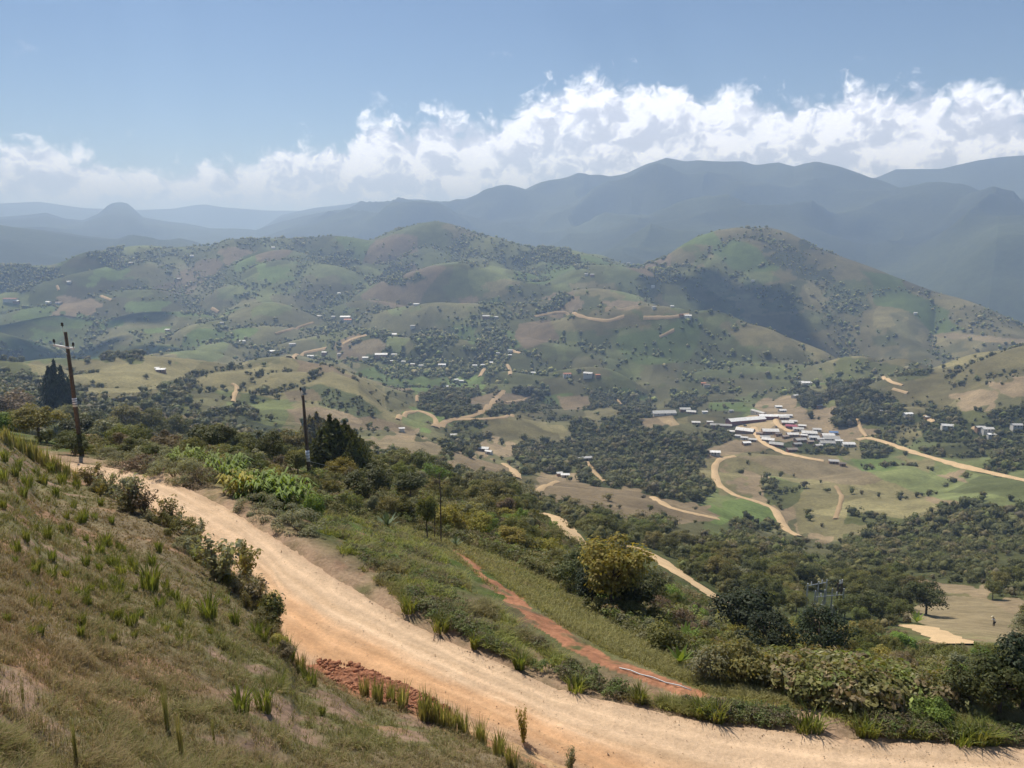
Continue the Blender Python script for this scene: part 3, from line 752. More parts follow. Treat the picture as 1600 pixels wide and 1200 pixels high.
def crown_arrays(z0, w, nclump, per, size, cr=(.16, .28), top_bias=0.0, seed=0, squash=.8):
    """crown between z0 and 1, half width w"""
    hz = (1 - z0) / 2; zc = (1 + z0) / 2
    d = unit(nclump); q = .35 + .65 * rng.random(nclump) ** .4
    lob = 1 + .28 * np.sin(3 * np.arctan2(d[:, 1], d[:, 0]) + seed) * (1 - np.abs(d[:, 2]))
    rad = rng.uniform(*cr, nclump)
    c_ = np.stack([d[:, 0] * (w - rad * .5) * q * lob, d[:, 1] * (w - rad * .5) * q * lob, zc + d[:, 2] * (hz - rad * .45) * q], 1)
    return clumped(c_, rad, per, size, rng.uniform(.8, 1.2, nclump), squash)
def plant_mesh(name, V, Fq, K, mat, warm=.10):
    j = np.repeat(rng.uniform(-warm, warm, len(K) // 4 + 1), 4)[:len(K)]
    col = np.stack([K * (1 + j), K, K * (1 - j)], 1)
    return np_mesh(name, V, Fq, mat, col)
M_BARK = mat_simple('bark_grey_brown', (.13, .10, .075), .95, noise=.35, scale=12, bump=.6, spec=.1)
M_TWIG = mat_simple('dry_stems', (.20, .16, .11), .95, noise=.3, scale=10, spec=.1)
LM = {k: mat_leaf('leaf_' + k, c, tr, hue, val) for k, (c, tr, hue, val) in {
    'dark green': ((.085, .094, .030), .32, .012, .22), 'mid green': ((.155, .165, .048), .42, .02, .22), 'olive green': ((.20, .186, .064), .42, .02, .2),
    'yellow green': ((.30, .265, .06), .4, .015, .15), 'grey green': ((.25, .25, .145), .40, .015, .18), 'bright green': ((.20, .275, .06), .42, .012, .18),
    'brownish': ((.20, .155, .095), .36, .02, .2), 'blackish green': ((.032, .045, .018), .2, .01, .18)}.items()}

def trunk_mesh(name, h, r, lean=.05, limbs=5, spread=.25, z_from=.45):
    b = MB(); top = Vector((random.uniform(-lean, lean), random.uniform(-lean, lean), h))
    mid = top * .5 + Vector((random.uniform(-lean, lean), random.uniform(-lean, lean), 0)) * .6
    b.tube([(0, 0, -.12), (0, 0, .02), mid, top], [r * 1.35, r, r * .75, r * .4], 7)
    for k in range(limbs):
        a = 6.283 * k / max(limbs, 1) + random.uniform(-.5, .5); f = random.uniform(z_from, .95)
        p = top * f; e = p + Vector((math.cos(a) * spread, math.sin(a) * spread, random.uniform(.12, .3)))
        b.tube([p, (p + e) / 2 + Vector((0, 0, -.02)), e], [r * .5, r * .35, r * .15], 5)
    return b.mesh(name, M_BARK, True)
TREE = []
for k in range(6):
    z0 = (.30, .22, .35, .25, .4, .2)[k]; w_ = (.42, .5, .38, .55, .46, .44)[k]
    V, Fq, K = crown_arrays(z0, w_, 36, 120, .052, (.12, .22), seed=k * 1.3)
    TREE.append((plant_mesh('crown', V, Fq, K, LM['mid green']), trunk_mesh('trunk', .62, .028, limbs=6)))
SHRUB = []
for k in range(7):
    w_ = (.6, .8, .5, .7, .9, .55, .65)[k]
    V, Fq, K = crown_arrays(.02, w_, 26, 120, .07, (.16, .30), seed=k * 2.1)
    b = MB()
    for q in range(6):
        a = random.uniform(0, 6.28); e = (math.cos(a) * w_ * .55, math.sin(a) * w_ * .55, random.uniform(.5, .85))
        b.tube([(0, 0, -.1), (e[0] * .35, e[1] * .35, .3), e], [.022, .016, .006], 4)
    SHRUB.append((plant_mesh('foliage', V, Fq, K, LM['mid green']), b.mesh('stem', M_TWIG)))
MOUND = []
for k in range(3):   # low rounded bushes with small leaves
    n = 26; d = unit(n); d[:, 2] = np.abs(d[:, 2]); w_ = 1.0 + .25 * k
    c_ = np.stack([d[:, 0] * w_ * .8, d[:, 1] * w_ * .8, d[:, 2] * .72], 1); rad = rng.uniform(.2, .36, n)
    V, Fq, K = clumped(c_, rad, 110, .075, rng.uniform(.75, 1.25, n), .8, .5, .5)
    b = MB()
    for q in range(7):
        a = random.uniform(0, 6.28); b.tube([(0, 0, -.1), (math.cos(a) * .5, math.sin(a) * .5, .5)], [.025, .01], 4)
    MOUND.append((plant_mesh('foliage', V, Fq, K, LM['grey green']), b.mesh('stem', M_TWIG)))
SPRIG = []
for k in range(4):   # open shrubs whose stems show
    b = MB(); C = []; N = []
    for q in range(11):
        a = random.uniform(0, 6.28); sp = random.uniform(.12, .5); h = random.uniform(.55, 1.0)
        pts = [Vector((0, 0, -.08)), Vector((math.cos(a) * sp * .35, math.sin(a) * sp * .35, h * .45)), Vector((math.cos(a) * sp, math.sin(a) * sp, h))]
        b.tube(pts, [.016, .011, .004], 4)
        for j in range(62):
            f = random.uniform(.25, 1.02); p = pts[1].lerp(pts[2], (f - .45) / .55) if f > .45 else pts[0].lerp(pts[1], f / .45)
            o_ = Vector(unit(1)[0]) * random.uniform(.03, .14); C.append(p + o_); N.append(o_ + Vector((0, 0, .05)))
    V, Fq = leaves(np.array(C), np.array(N), rng.uniform(.06, .12, len(C)), .5); K = rep(rng.uniform(.7, 1.3, len(C)), 4)
    SPRIG.append((plant_mesh('foliage', V, Fq, K, LM['grey green']), b.mesh('stem', M_TWIG)))
def blades(P, H_, W_, B, spread, lean, colA, colB, arch=0.0):
    """B bent blades at each point"""
    n = len(P); P = rep(P, B); H_ = rep(H_, B) * rng.uniform(.55, 1.15, n * B); W_ = rep(np.broadcast_to(W_, (n,)).copy(), B)
    a = rng.uniform(0, 6.283, n * B); r_ = spread * np.sqrt(rng.random(n * B)) * (rep(np.ones(n), B))
    sc = H_ ** 0
    base = P + np.stack([np.cos(a) * r_, np.sin(a) * r_, 0 * a], 1)
    a2 = a + rng.normal(0, .7, n * B); l = H_ * lean * rng.uniform(.2, 1.2, n * B)
    dirv = np.stack([np.cos(a2), np.sin(a2), 0 * a], 1)
    side = np.stack([-np.sin(a2 + rng.normal(0, 1, n * B)), np.cos(a2), 0 * a], 1); side /= np.linalg.norm(side, axis=1)[:, None]
    mid = base + dirv * (l * .35)[:, None] + np.array((0, 0, 1)) * (H_ * .6)[:, None]
    tip = base + dirv * (l * (1 + arch))[:, None] + np.array((0, 0, 1)) * (H_ * (1 - .35 * arch))[:, None]
    w2 = W_[:, None] * side
    V = np.stack([base - w2 * .5 - np.array((0, 0, .03)), base + w2 * .5 - np.array((0, 0, .03)), mid + w2 * .4, mid - w2 * .4, tip], 1).reshape(-1, 3)
    i = np.arange(n * B)[:, None] * 5
    Fq = np.concatenate([i + np.array([[0, 1, 2, 3]]), i + np.array([[3, 2, 4, 4]])], 0)
    tri = np.concatenate([i + np.array([[0, 1, 2]]), i + np.array([[0, 2, 3]]), i + np.array([[3, 2, 4]])], 0)
    f = rng.random((n * B, 1)); c_ = (np.asarray(colA) * (1 - f) + np.asarray(colB) * f) * rng.uniform(.75, 1.25, (n * B, 1))
    return V, tri, rep(c_, 5)
M_GRASS = mat_leaf('grass_blades', None, .38, .012, .12, (1.2, 1.15, .6))
M_DRYGRASS = mat_leaf('dry_grass_blades', None, .28, .0, .0, (1.1, 1.05, .7))
TUFT = []
for k in range(4):
    V, tri, cc = blades(np.zeros((1, 3)), np.ones(1), np.array([.055]), 75, .20 + .05 * k, .55, (.15, .19, .04), (.30, .30, .08), .15)
    TUFT.append(np_mesh('grass_tuft', V, tri, M_GRASS, cc))
REED = []
for k in range(3):   # tall upright blades, some straw coloured
    V, tri, cc = blades(np.zeros((1, 3)), np.ones(1), np.array([.05]), 70, .26, .30, (.20, .22, .06), (.42, .36, .16), .1)
    REED.append(np_mesh('grass_tuft', V, tri, M_GRASS, cc))
CANE = []
for k in range(3):   # broad arching bright leaves
    n = 170; a = rng.uniform(0, 6.283, n); rr = .65 * np.sqrt(rng.random(n)); zb = rng.uniform(.05, .75, n) * (1 - .45 * rr)
    L = rng.uniform(.22, .42, n); b0 = np.stack([np.cos(a) * rr, np.sin(a) * rr, zb], 1)
    a2 = a + rng.normal(0, .9, n); d = np.stack([np.cos(a2), np.sin(a2), 0 * a], 1); s = np.stack([-np.sin(a2), np.cos(a2), 0 * a], 1) * rng.uniform(.028, .05, n)[:, None]
    p1 = b0 + d * (L * .45)[:, None] + np.array((0, 0, 1)) * (L * .55)[:, None]; p2 = b0 + d * L[:, None] * 1.05 + np.array((0, 0, 1)) * (L * .25)[:, None]
    V = np.stack([b0 - s * .5, b0 + s * .5, p1 + s, p1 - s, p2 + s * .1, p2 - s * .1], 1).reshape(-1, 3); i = np.arange(n)[:, None] * 6
    Fq = np.concatenate([i + np.array([[0, 1, 2, 3]]), i + np.array([[3, 2, 4, 5]])], 0); K = np.repeat(rng.uniform(.7, 1.35, n), 6)
    b = MB()
    for q in range(12):
        aa = random.uniform(0, 6.28); q_ = random.uniform(0, .55); b.tube([(math.cos(aa) * .02, math.sin(aa) * .02, -.08), (math.cos(aa) * q_ * 1.15, math.sin(aa) * q_ * 1.15, random.uniform(.5, .8))], [.016, .008], 4)
    CANE.append((np_mesh('leaf_mass', V, Fq, LM['bright green'], np.stack([K * 1.02, K, K * .95], 1)), b.mesh('stem', M_TWIG)))
CONE = []
for k in range(4):   # cypress: pointed lobes of upward sprays
    C = []; N = []; w_ = (.27, .30, .25, .28)[k]
    lobes = [(0, 0, 1.0, 1.0)] + [(math.cos(a) * w_ * .55, math.sin(a) * w_ * .55, random.uniform(.72, .95), .75) for a in np.linspace(0, 6.28, 5, endpoint=False) + k]
    for lx, ly, lh, lw in lobes:
        n = 1100 if lw == 1 else 600
        zz = rng.random(n) ** 1.25; rad = w_ * lw * (np.sin(np.clip(zz * 1.02 + .06, 0, 1) * math.pi) ** .75 * (1 - zz * .25)) * (.7 + .4 * rng.random(n)); a = rng.uniform(0, 6.283, n)
        rad *= 1 + .22 * np.sin(5 * a + 9 * zz)
        C.append(np.stack([lx * (1 - zz * .35) + np.cos(a) * rad, ly * (1 - zz * .35) + np.sin(a) * rad, .05 + zz * (lh - .05)], 1)); N.append(np.stack([np.cos(a), np.sin(a), 0 * a + .3], 1) + unit(n) * .5)
    C = np.concatenate(C); N = np.concatenate(N)
    V, Fq = leaves(C, N, rng.uniform(.045, .085, len(C)), .5); V2 = V.reshape(-1, 4, 3)
    V2[:, 2, 2] += .03; V = V2.reshape(-1, 3)
    CONE.append((plant_mesh('crown', V, Fq, rep(rng.uniform(.6, 1.35, len(C)), 4), LM['blackish green']), trunk_mesh('trunk', .7, .03, .01, 0)))
def rosette_mesh(n, L, W_, up, colr):
    V = []; Fq = []
    for k in range(n):
        a = k * 2.4 + random.uniform(-.2, .2); e = random.uniform(*up); l = L * random.uniform(.8, 1.1)
        d = Vector((math.cos(a) * math.cos(e), math.sin(a) * math.cos(e), math.sin(e))); s = Vector((-math.sin(a), math.cos(a), 0)) * W_
        i = len(V); m_ = d * l * .45 + Vector((0, 0, .03)); tp = d * l
        V += [-s * .5, s * .5, m_ + s, m_ - s, tp + s * .05, tp - s * .05]; Fq += [(i, i+1, i+2, i+3), (i+3, i+2, i+4, i+5)]
    me = np_mesh('leaf_rosette', np.array([tuple(v) for v in V]), np.array(Fq), colr, np.ones((len(V), 3)))
    return me
M_AGAVE = mat_leaf('agave_leaf', (.16, .21, .12), .15, .01, .1)
AGAVE = [rosette_mesh(34, 1.0, .06, (.25, 1.45), M_AGAVE) for _ in range(2)]
BANANA = [rosette_mesh(9, 1.0, .13, (.6, 1.3), LM['bright green']) for _ in range(2)]

# ------------------------------------------------------------------ plants: placing
def setmat(o, m):
    if m is None: return
    o.material_slots[0].link = 'OBJECT'; o.material_slots[0].material = m
def plant(kind, variants, pos, height, colr=None, label='', cat='', group=None, names=('foliage', 'stem'), wide=1.0, rz=None):
    me, st = random.choice(variants) if isinstance(variants[0], tuple) else (random.choice(variants), None)
    rz = random.uniform(0, 6.28) if rz is None else rz
    if st is None:
        o = link(kind, me); o.location = pos; o.rotation_euler = (random.uniform(-.06, .06), random.uniform(-.06, .06), rz); o.scale = (height * wide, height * wide, height)
        if colr: setmat(o, LM[colr])
        return tag(o, label, cat, group)
    o = empty(kind, pos, rz, (height * wide, height * wide, height))
    f = link(names[0], me, o); s = link(names[1], st, o)
    if colr: setmat(f, LM[colr])
    return tag(o, label, cat, group)
def at_px(px, py, hp):
    p = gp(px, py); return p, hp * px_scale(p) * 1.03

# trees and shrubs one can tell apart: (builder, photo x, y of the foot, height in photo pixels, colour, width, label)
NAMED = [
 ('cone',95,662,96,'blackish green',.9,'dark pointed conifer behind the leaning power pole with the cross arm'),
 ('cone',498,722,76,'olive green',1.6,'olive topped conifer just right of the plain power pole'),
 ('cone',519,740,90,'dark green',1.35,'tallest green cypress in the clump beside the plain power pole'),
 ('cone',542,744,86,'dark green',1.2,'green cypress with a narrow tip at the far side of the clump'),
 ('cone',557,752,66,'dark green',1.35,'shortest green cypress at the downhill end of the clump'),
 ('tree',955,962,128,'yellow green',.95,'yellow flowering tree with a slim straight trunk below the red trench'),
 ('tree',908,930,72,'dark green',1.1,'dark leafy tree crowding the uphill side of the yellow flowering tree'),
 ('tree',926,952,70,'blackish green',1.0,'blackish tree half hidden behind the yellow flowering tree trunk'),
 ('tree',990,968,78,'dark green',1.15,'dark tree crowding the downhill side of the yellow flowering tree'),
 ('tree',1168,1012,92,'blackish green',1.2,'broad blackish tree below the end of the lower road'),
 ('tree',1200,1036,80,'blackish green',1.0,'blackish tree just downhill of the broad blackish one'),
 ('tree',1280,1036,90,'blackish green',.9,'round deep green tree in front of the substation'),
 ('tree',1560,1122,108,'dark green',1.1,'large dark bushy tree at the edge of the photo above the road verge'),
 ('tree',1596,1118,128,'blackish green',1.0,'tallest dark tree cut by the edge of the photo above the verge'),
 ('tree',1512,1112,80,'dark green',1.1,'dark bushy tree beside the two large ones above the verge'),
 ('tree',1447,960,55,'dark green',1.1,'small dark tree beside the brown field with the worker'),
 ('tree',668,842,70,'mid green',.6,'thin many stemmed young tree beside the bare leafless tree'),
 ('tree',640,785,48,'dark green',1.3,'wide dark tree on the crest beyond the agaves'),
 ('tree',576,785,60,'dark green',1.2,'dark round tree below the cypress clump'),
 ('tree',152,692,50,'dark green',1.0,'dark round tree right behind the leaning pole foot'),
 ('tree',197,690,56,'olive green',1.1,'olive coloured tree second from the leaning pole'),
 ('tree',234,690,52,'olive green',1.0,'olive tree in the middle of the row behind the grey bushes'),
 ('tree',271,697,52,'mid green',1.0,'rounded green tree towards the middle of the roadside row'),
 ('tree',320,712,52,'dark green',1.2,'dark wide tree behind the bright cane leaves'),
 ('tree',347,716,54,'dark green',1.0,'dark olive tree next to the wide one behind the cane leaves'),
 ('tree',418,732,62,'dark green',.9,'dark tree between the cane leaves and the plain power pole'),
 ('tree',446,722,52,'mid green',1.1,'green tree just before the plain power pole'),
 ('tree',468,752,52,'olive green',.9,'yellowish olive tree touching the plain power pole'),
 ('tree',62,690,60,'olive green',1.2,'olive bushy tree at the far end of the hillside crest'),
 ('tree',24,672,66,'brownish',1.2,'brownish half bare tree behind the hillside crest'),
 ('tree',110,672,40,'olive green',1.2,'small olive tree under the dark conifer'),
 ('mound',166,718,22,'grey green',.9,'low grey green bush nearest the leaning pole beside the road'),
 ('mound',190,726,24,'grey green',.9,'second grey green bush from the leaning pole beside the road'),
 ('mound',232,722,30,'grey green',1.0,'tall grey green bush behind the brownish roadside one'),
 ('mound',220,736,30,'brownish',1.0,'brownish bush low beside the road'),
 ('mound',246,736,28,'grey green',.9,'grey bush between the brownish bush and the cane leaves'),
 ('mound',272,744,34,'grey green',.9,'grey green bush facing the road before the bright cane leaves'),
 ('mound',292,750,36,'grey green',.8,'wide grey bush right under the first cane leaves'),
 ('mound',318,758,32,'brownish',.9,'brown grey bush at the roadside under the cane leaves'),
 ('mound',405,796,28,'grey green',1.0,'grey bush at the roadside below the bright cane clumps'),
 ('mound',438,812,28,'grey green',1.1,'grey bush lower along the verge than the cane clumps'),
 ('mound',466,828,34,'grey green',1.1,'large grey bush on the verge where the road widens'),
 ('cane',292,728,36,'bright green',1.0,'first bright cane clump from the leaning pole'),
 ('cane',322,734,36,'bright green',.9,'second bright cane clump with narrow upright leaves'),
 ('cane',354,754,52,'bright green',.9,'bright broad leaved clump in the middle of the verge'),
 ('cane',374,772,46,'yellow green',.8,'yellowish broad leaved clump leaning over the road'),
 ('cane',398,780,54,'bright green',.9,'bright leaved clump with pale leaves behind the grey bush'),
 ('cane',426,786,60,'bright green',.9,'largest bright cane clump of the verge'),
 ('cane',452,794,58,'bright green',.8,'last bright cane clump before the plain power pole'),
 ('shrub',492,816,52,'bright green',.7,'bright leafy bush at the foot of the plain power pole'),
 ('sprig',345,912,96,'grey green',1.0,'tallest open shrub on the edge of the road cutting'),
 ('sprig',385,905,74,'olive green',1.0,'open shrub leaning over the road beside the tallest one'),
 ('sprig',405,952,60,'brownish',1.0,'brownish open shrub hanging over the road bank'),
 ('sprig',428,985,60,'dark green',1.0,'dark open shrub above the hollow in the bank'),
 ('sprig',308,858,56,'grey green',1.0,'grey open shrub uphill of the tallest one on the bank'),
 ('sprig',268,826,50,'olive green',1.1,'olive open shrub halfway up the bank edge'),
 ('sprig',205,798,56,'grey green',1.1,'grey brown open shrub at the bend of the bank edge'),
 ('sprig',226,806,50,'brownish',1.0,'brown twiggy shrub beside the bend of the bank edge'),
 ('sprig',170,775,40,'grey green',1.1,'small grey shrub near the top of the bank edge'),
 ('sprig',140,758,40,'olive green',1.1,'small olive shrub where the road first shows'),
 ('sprig',890,1206,40,'grey green',.8,'white flowering plant at the bottom edge of the road'),
 ('sprig',818,1165,72,'yellow green',.35,'thin stalk with a yellow flower head beside the road'),
 ('shrub',1455,1128,42,'bright green',1.2,'pale green feathery bush on the far verge'),
 ('shrub',1108,1062,62,'grey green',1.0,'grey leaved bush at the lower end of the red trench'),
 ('shrub',1152,1066,70,'olive green',1.1,'big olive bush downhill of the red trench'),
 ('shrub',1240,1068,54,'mid green',1.0,'green bush right below the round deep green tree'),
 ('shrub',1040,1018,56,'olive green',1.0,'olive bush among the banana plants'),
 ('shrub',855,880,40,'yellow green',1.1,'yellowish rounded bush above the red trench'),
 ('shrub',700,830,42,'yellow green',1.0,'yellow green bush just past the bare leafless tree'),
]
DEF = {'cone': ('conifer', CONE, 'tree', ('crown', 'trunk')), 'tree': ('tree', TREE, 'tree', ('crown', 'trunk')), 'shrub': ('shrub', SHRUB, 'shrub', ('foliage', 'stem')),
       'mound': ('bush', MOUND, 'bush', ('foliage', 'stem')), 'cane': ('cane_plant', CANE, 'plant', ('leaf_mass', 'stem')), 'sprig': ('open_shrub', SPRIG, 'shrub', ('foliage', 'stem'))}
for b_, px_, py_, hp, colr, wd, lab in NAMED:
    kind, var, cat, nm = DEF[b_]; p, hh = at_px(px_, py_, hp)
    plant(kind, var, p, hh, colr, lab, cat, None, nm, wd)
for px_, py_, hp, lab in [(551,806,26,'agave rosette nearer the plain power pole'), (605,822,32,'wide agave rosette alone among low scrub'), (818,874,26,'agave rosette above the yellowish rounded bush'), (712,852,20,'small agave rosette at the top of the red trench'), (1580,1112,20,'agave like rosette under the tallest dark tree')]:
    p, hh = at_px(px_, py_, hp * .75); plant('agave', AGAVE, p, hh, None, lab, 'agave', None)
for px_, py_, hp, lab in [(1070,1008,44,'banana plant by the broad blackish tree'), (1035,985,42,'banana plant below the yellow flowering tree'), (1062,1040,44,'bright banana plant standing lowest beside the grass'), (1432,975,26,'banana plant at the end of the short road piece'), (1525,1022,26,'banana plant under the brown field'), (1545,1026,22,'second banana plant under the brown field')]:
    p, hh = at_px(px_, py_, hp * .7)
    plant('banana_plant', BANANA, p + Vector((0, 0, hh * .2)), hh, None, lab, 'banana plant', None)
# a bare leafless tree
p, hh = at_px(689, 846, 150)
r_ = empty('bare_tree', p); tag(r_, 'bare leafless tree with a thin black trunk amid the scrub', 'tree')
b = MB(); b.tube([(0, 0, -.3), (.03, 0, hh * .5), (-.05, 0, hh * .72)], [.05, .042, .025], 6); b.build('trunk', M_BARK, r_, True)
b = MB()
for k in range(16):
    z = hh * random.uniform(.5, .75); a = random.uniform(0, 6.28); l = hh * random.uniform(.12, .26)
    e = Vector((math.cos(a) * l, math.sin(a) * l * .6, z + l * .9)); b.tube([(0, 0, z), (e.x * .5, e.y * .5, z + l * .35), e], [.014, .010, .004], 4)
b.build('branch', M_TWIG, r_)
p, hh = at_px(679, 842, 66); b = MB(); b.tube([(0, 0, -.2), (.05, 0, hh * .6), (0, .05, hh)], [.035, .03, .012], 6)
o = b.build('stake', M_BARK); o.location = p; tag(o, 'thin dead stem standing beside the bare leafless tree', 'dead stem')

# grass tufts planted in rows over the hillside
TUFTS = [(15,40,45),(75,15,30),(215,10,28),(330,40,35),(450,30,40),(120,190,60),(170,250,45),(310,150,50),(395,240,45),(475,210,45),(160,140,35),(385,300,55),(545,340,60),(508,385,60),(338,440,60),(295,350,45),(145,330,40),(125,405,45),(670,410,120),(712,500,70),(820,515,80),(935,535,110),(740,590,50),(605,550,50),(845,645,45),(1050,565,75),(870,275,50),(710,240,55),(585,290,45),(550,235,40),(680,300,60),(500,105,35),(425,90,35),(570,455,35),(410,410,40),(400,470,35),(1075,965,130),(1185,950,120),(1385,830,85),(1250,840,60),(1145,625,80),(1440,965,50),(240,70,25),(940,600,40),(1010,470,50),(990,640,45),(630,520,40),(1300,720,70),(1230,690,60),(1180,640,70)]
tl = [(x / 2.857, 780 + y / 2.857, h / 2.857 * 1.1) for x, y, h in TUFTS] + [(5,752,26),(25,747,22),(42,762,24),(36,778,22),(88,778,22),(68,757,20),(98,757,22),(58,745,18),(8,722,22),(80,740,22),(120,765,20),(30,735,20)]
tl += [(x_, y_, h_) for x_, y_, h_ in zip(rng.uniform(10, 420, 90), rng.uniform(790, 1010, 90), rng.uniform(12, 26, 90)) if x_ < 60 + (y_ - 740) * 1.15]
GRP = 'green grass tufts dotted over the dry hillside'
for i, (px_, py_, hp) in enumerate(tl):
    p, hh = at_px(px_, py_, hp)
    lab = 'tall upright green grass tuft on the dry hillside' if hp > 30 else 'small green grass tuft on the dry hillside'
    plant('grass_tuft', TUFT, p, hh * 1.05, None, lab, 'grass tuft', GRP, wide=.8)
for px_, py_, hp in [(590,1096,40),(628,1108,44),(612,1100,36),(662,1124,50),(690,1134,48),(676,1128,44),(724,1148,44),(752,1164,46),(780,1182,44),(705,1140,40),(570,1088,34),(800,1200,40),(446,1030,44),(470,1052,34)]:
    p, hh = at_px(px_, py_, hp); plant('grass_tuft', REED, p, hh, None, 'upright straw tipped grass clump on the near edge of the road', 'grass tuft', 'grass clumps along the near edge of the road', wide=.75)
for px_, py_, hp in [(x_, y_, h_ * .8) for x_, y_, h_ in [(1120,1128,46),(1095,1120,40),(1270,1142,44),(1255,1146,36),(1360,1148,40),(1345,1150,34),(1500,1164,44),(1530,1166,50),(1548,1162,40),(640,955,34),(690,985,36),(742,1012,32),(812,1045,36),(900,1082,36),(1000,1098,36),(1420,1150,32)]]:
    p, hh = at_px(px_, py_, hp); plant('grass_tuft', TUFT, p, hh, None, 'arching green grass clump on the far edge of the road', 'grass tuft', 'grass clumps along the far edge of the road', wide=1.2)
for px_, py_, hp in [(x_, y_, h_ * .62) for x_, y_, h_ in [(18,690,48),(34,700,54),(52,712,58),(70,722,56),(90,730,52),(8,684,44),(105,738,50),(62,716,46),(28,694,40),(120,748,46),(44,706,50),(80,728,44)]]:
    p, hh = at_px(px_, py_ + 8, hp); plant('weed', REED, p, hh, None, 'tall yellowish weed on the hillside crest above the road', 'weed', 'weeds along the hillside crest', wide=.6)
for px_, py_, hp in [(262,1140,110),(285,1192,120),(120,1190,100),(36,1100,70),(335,1160,60)]:
    p, hh = at_px(px_, py_, hp); plant('weed', REED, p, hh * .75, None, 'dry straw coloured weed stalk close by on the hillside', 'weed', 'dry weed stalks close by on the hillside', wide=.14)

# low leafy shrubs along the edge of the road cutting
EDGE = np.array([(150,752),(232,793),(302,848),(372,908),(430,965),(458,1030)], float)
for k in range(26):
    f = k / 25 * (len(EDGE) - 1); i = min(int(f), len(EDGE) - 2); e = EDGE[i] + (EDGE[i + 1] - EDGE[i]) * (f - i)
    x, y = e[0] + random.uniform(-26, 2), e[1] + random.uniform(2, 12); hp = random.uniform(20, 42)
    p, hh = at_px(x, y, hp); colr = random.choice(['olive green', 'grey green', 'yellow green', 'olive green', 'brownish', 'grey green'])
    plant('shrub', SHRUB if k % 2 else SPRIG, p, hh, colr, f'low {colr} leafy shrub on the edge of the road cutting', 'shrub', 'low shrubs along the edge of the road cutting', wide=random.uniform(.8, 1.3))
# ------------------------------------------------------------------ houses
def corrugated(name, col, rough, metal):
    m, t = new_mat(name)
    tc = t.n('ShaderNodeTexCoord'); s = t.n('ShaderNodeSeparateXYZ', inp={0: tc.outputs['Object']})
    wv = t.m('SINE', t.m('MULTIPLY', s.outputs[0], 24.0)); nz_ = t.n('ShaderNodeTexNoise', inp={'Vector': tc.outputs['Object'], 'Scale': .7, 'Detail': 5.0}).outputs[0]
    oi = t.n('ShaderNodeObjectInfo').outputs['Random']
    k = t.m('MULTIPLY', t.mapr(nz_, .3, .7, .78, 1.15), t.mapr(oi, 0, 1, .5, 1.2))
    bp = t.n('ShaderNodeBump', inp={'Height': wv, 'Strength': .4, 'Distance': .03})
    b = t.n('ShaderNodeBsdfPrincipled', inp={'Base Color': t.mix(1.0, col, k, 'MULTIPLY'), 'Roughness': rough, 'Metallic': metal, 'Normal': bp.outputs[0]})
    o = t.n('ShaderNodeOutputMaterial'); t.link(b.outputs[0], o.inputs[0]); return m
ROOFM = {'grey': corrugated('grey_zinc_roof', (.64, .62, .59), .65, 0), 'white': corrugated('pale_zinc_roof', (.76, .75, .73), .6, 0), 'red': corrugated('red_sheet_roof', (.38, .06, .10), .6, 0),
         'blue': corrugated('blue_sheet_roof', (.18, .32, .62), .5, .1), 'orange': corrugated('orange_tile_roof', (.50, .20, .11), .8, 0), 'brown': corrugated('rusty_roof', (.30, .24, .20), .75, 0)}
WALLM = {'adobe': mat_simple('adobe_wall', (.33, .20, .13), .95, noise=.2, scale=1.5), 'pale': mat_simple('whitewashed_wall', (.62, .58, .52), .9, noise=.15, scale=1.5), 'red': mat_simple('dark_red_wall', (.22, .08, .07), .9, noise=.15, scale=1.5)}
M_DOOR = mat_simple('dark_timber_door', (.06, .045, .035), .7); M_WIN = mat_simple('window_shutter_blue_grey', (.07, .09, .11), .4)
def house(px_, py_, wpx, yaw, roof, wall, label, cat='house', group=None, depth=.62, hw=2.6, two=True, dmin=70, w_m=None):
    p = gp(px_, py_, dmin); sc = px_scale(p); w_ = w_m or max(wpx * sc, 3.2); d = max(w_ * depth, 3.0); d = min(d, 12)
    rt = empty('house', p, R(yaw)); tag(rt, label, cat, group)
    zs = [sample_h(p.x + sx * w_ * .5, p.y + sy * d * .5) for sx in (-1, 0, 1) for sy in (-1, 1)]
    z0 = float(min(zs)) - p.z - .4; z1 = float(max(zs)) - p.z; hw_ = z1 * .6 + hw; rp = d * .5 * .34
    b = MB(); x, y = w_ / 2, d / 2
    b.add([(-x,-y,z0),(x,-y,z0),(x,y,z0),(-x,y,z0),(-x,-y,hw_),(x,-y,hw_),(x,y,hw_),(-x,y,hw_),(-x,0,hw_+rp-.05),(x,0,hw_+rp-.05)],
          [(0,1,5,4),(2,3,7,6),(1,2,6,9,5),(3,0,4,8,7),(0,3,2,1)])
    wl = b.build('wall', WALLM[wall], rt)
    b = MB(); ov = .55; t_ = .10; s = rp / y
    for sg in (-1, 1):
        e = sg * (y + ov); ze = hw_ - s * ov
        b.add([(-x-ov,0,hw_+rp+.02),(x+ov,0,hw_+rp+.02),(x+ov,e,ze+.02),(-x-ov,e,ze+.02),(-x-ov,0,hw_+rp-t_),(x+ov,0,hw_+rp-t_),(x+ov,e,ze-t_),(-x-ov,e,ze-t_)],
              [(0,1,2,3),(7,6,5,4),(3,2,6,7),(0,3,7,4),(2,1,5,6)])
    b.build('roof', ROOFM[roof], rt)
    if wpx >= 9:
        zb = hw_ - hw
        b = MB(); b.box((0, -y - .02, zb + 1.05), (1.0, .08, 2.1)); b.build('door', M_DOOR, rt)
        for k in ((-1, 1) if two and w_ > 7 else (1,)):
            b = MB(); b.box((k * x * .58, -y - .02, zb + 1.5), (1.1, .07, 1.0)); b.build('window', M_WIN, rt)
    return rt
G1 = 'houses packed together in the small town'
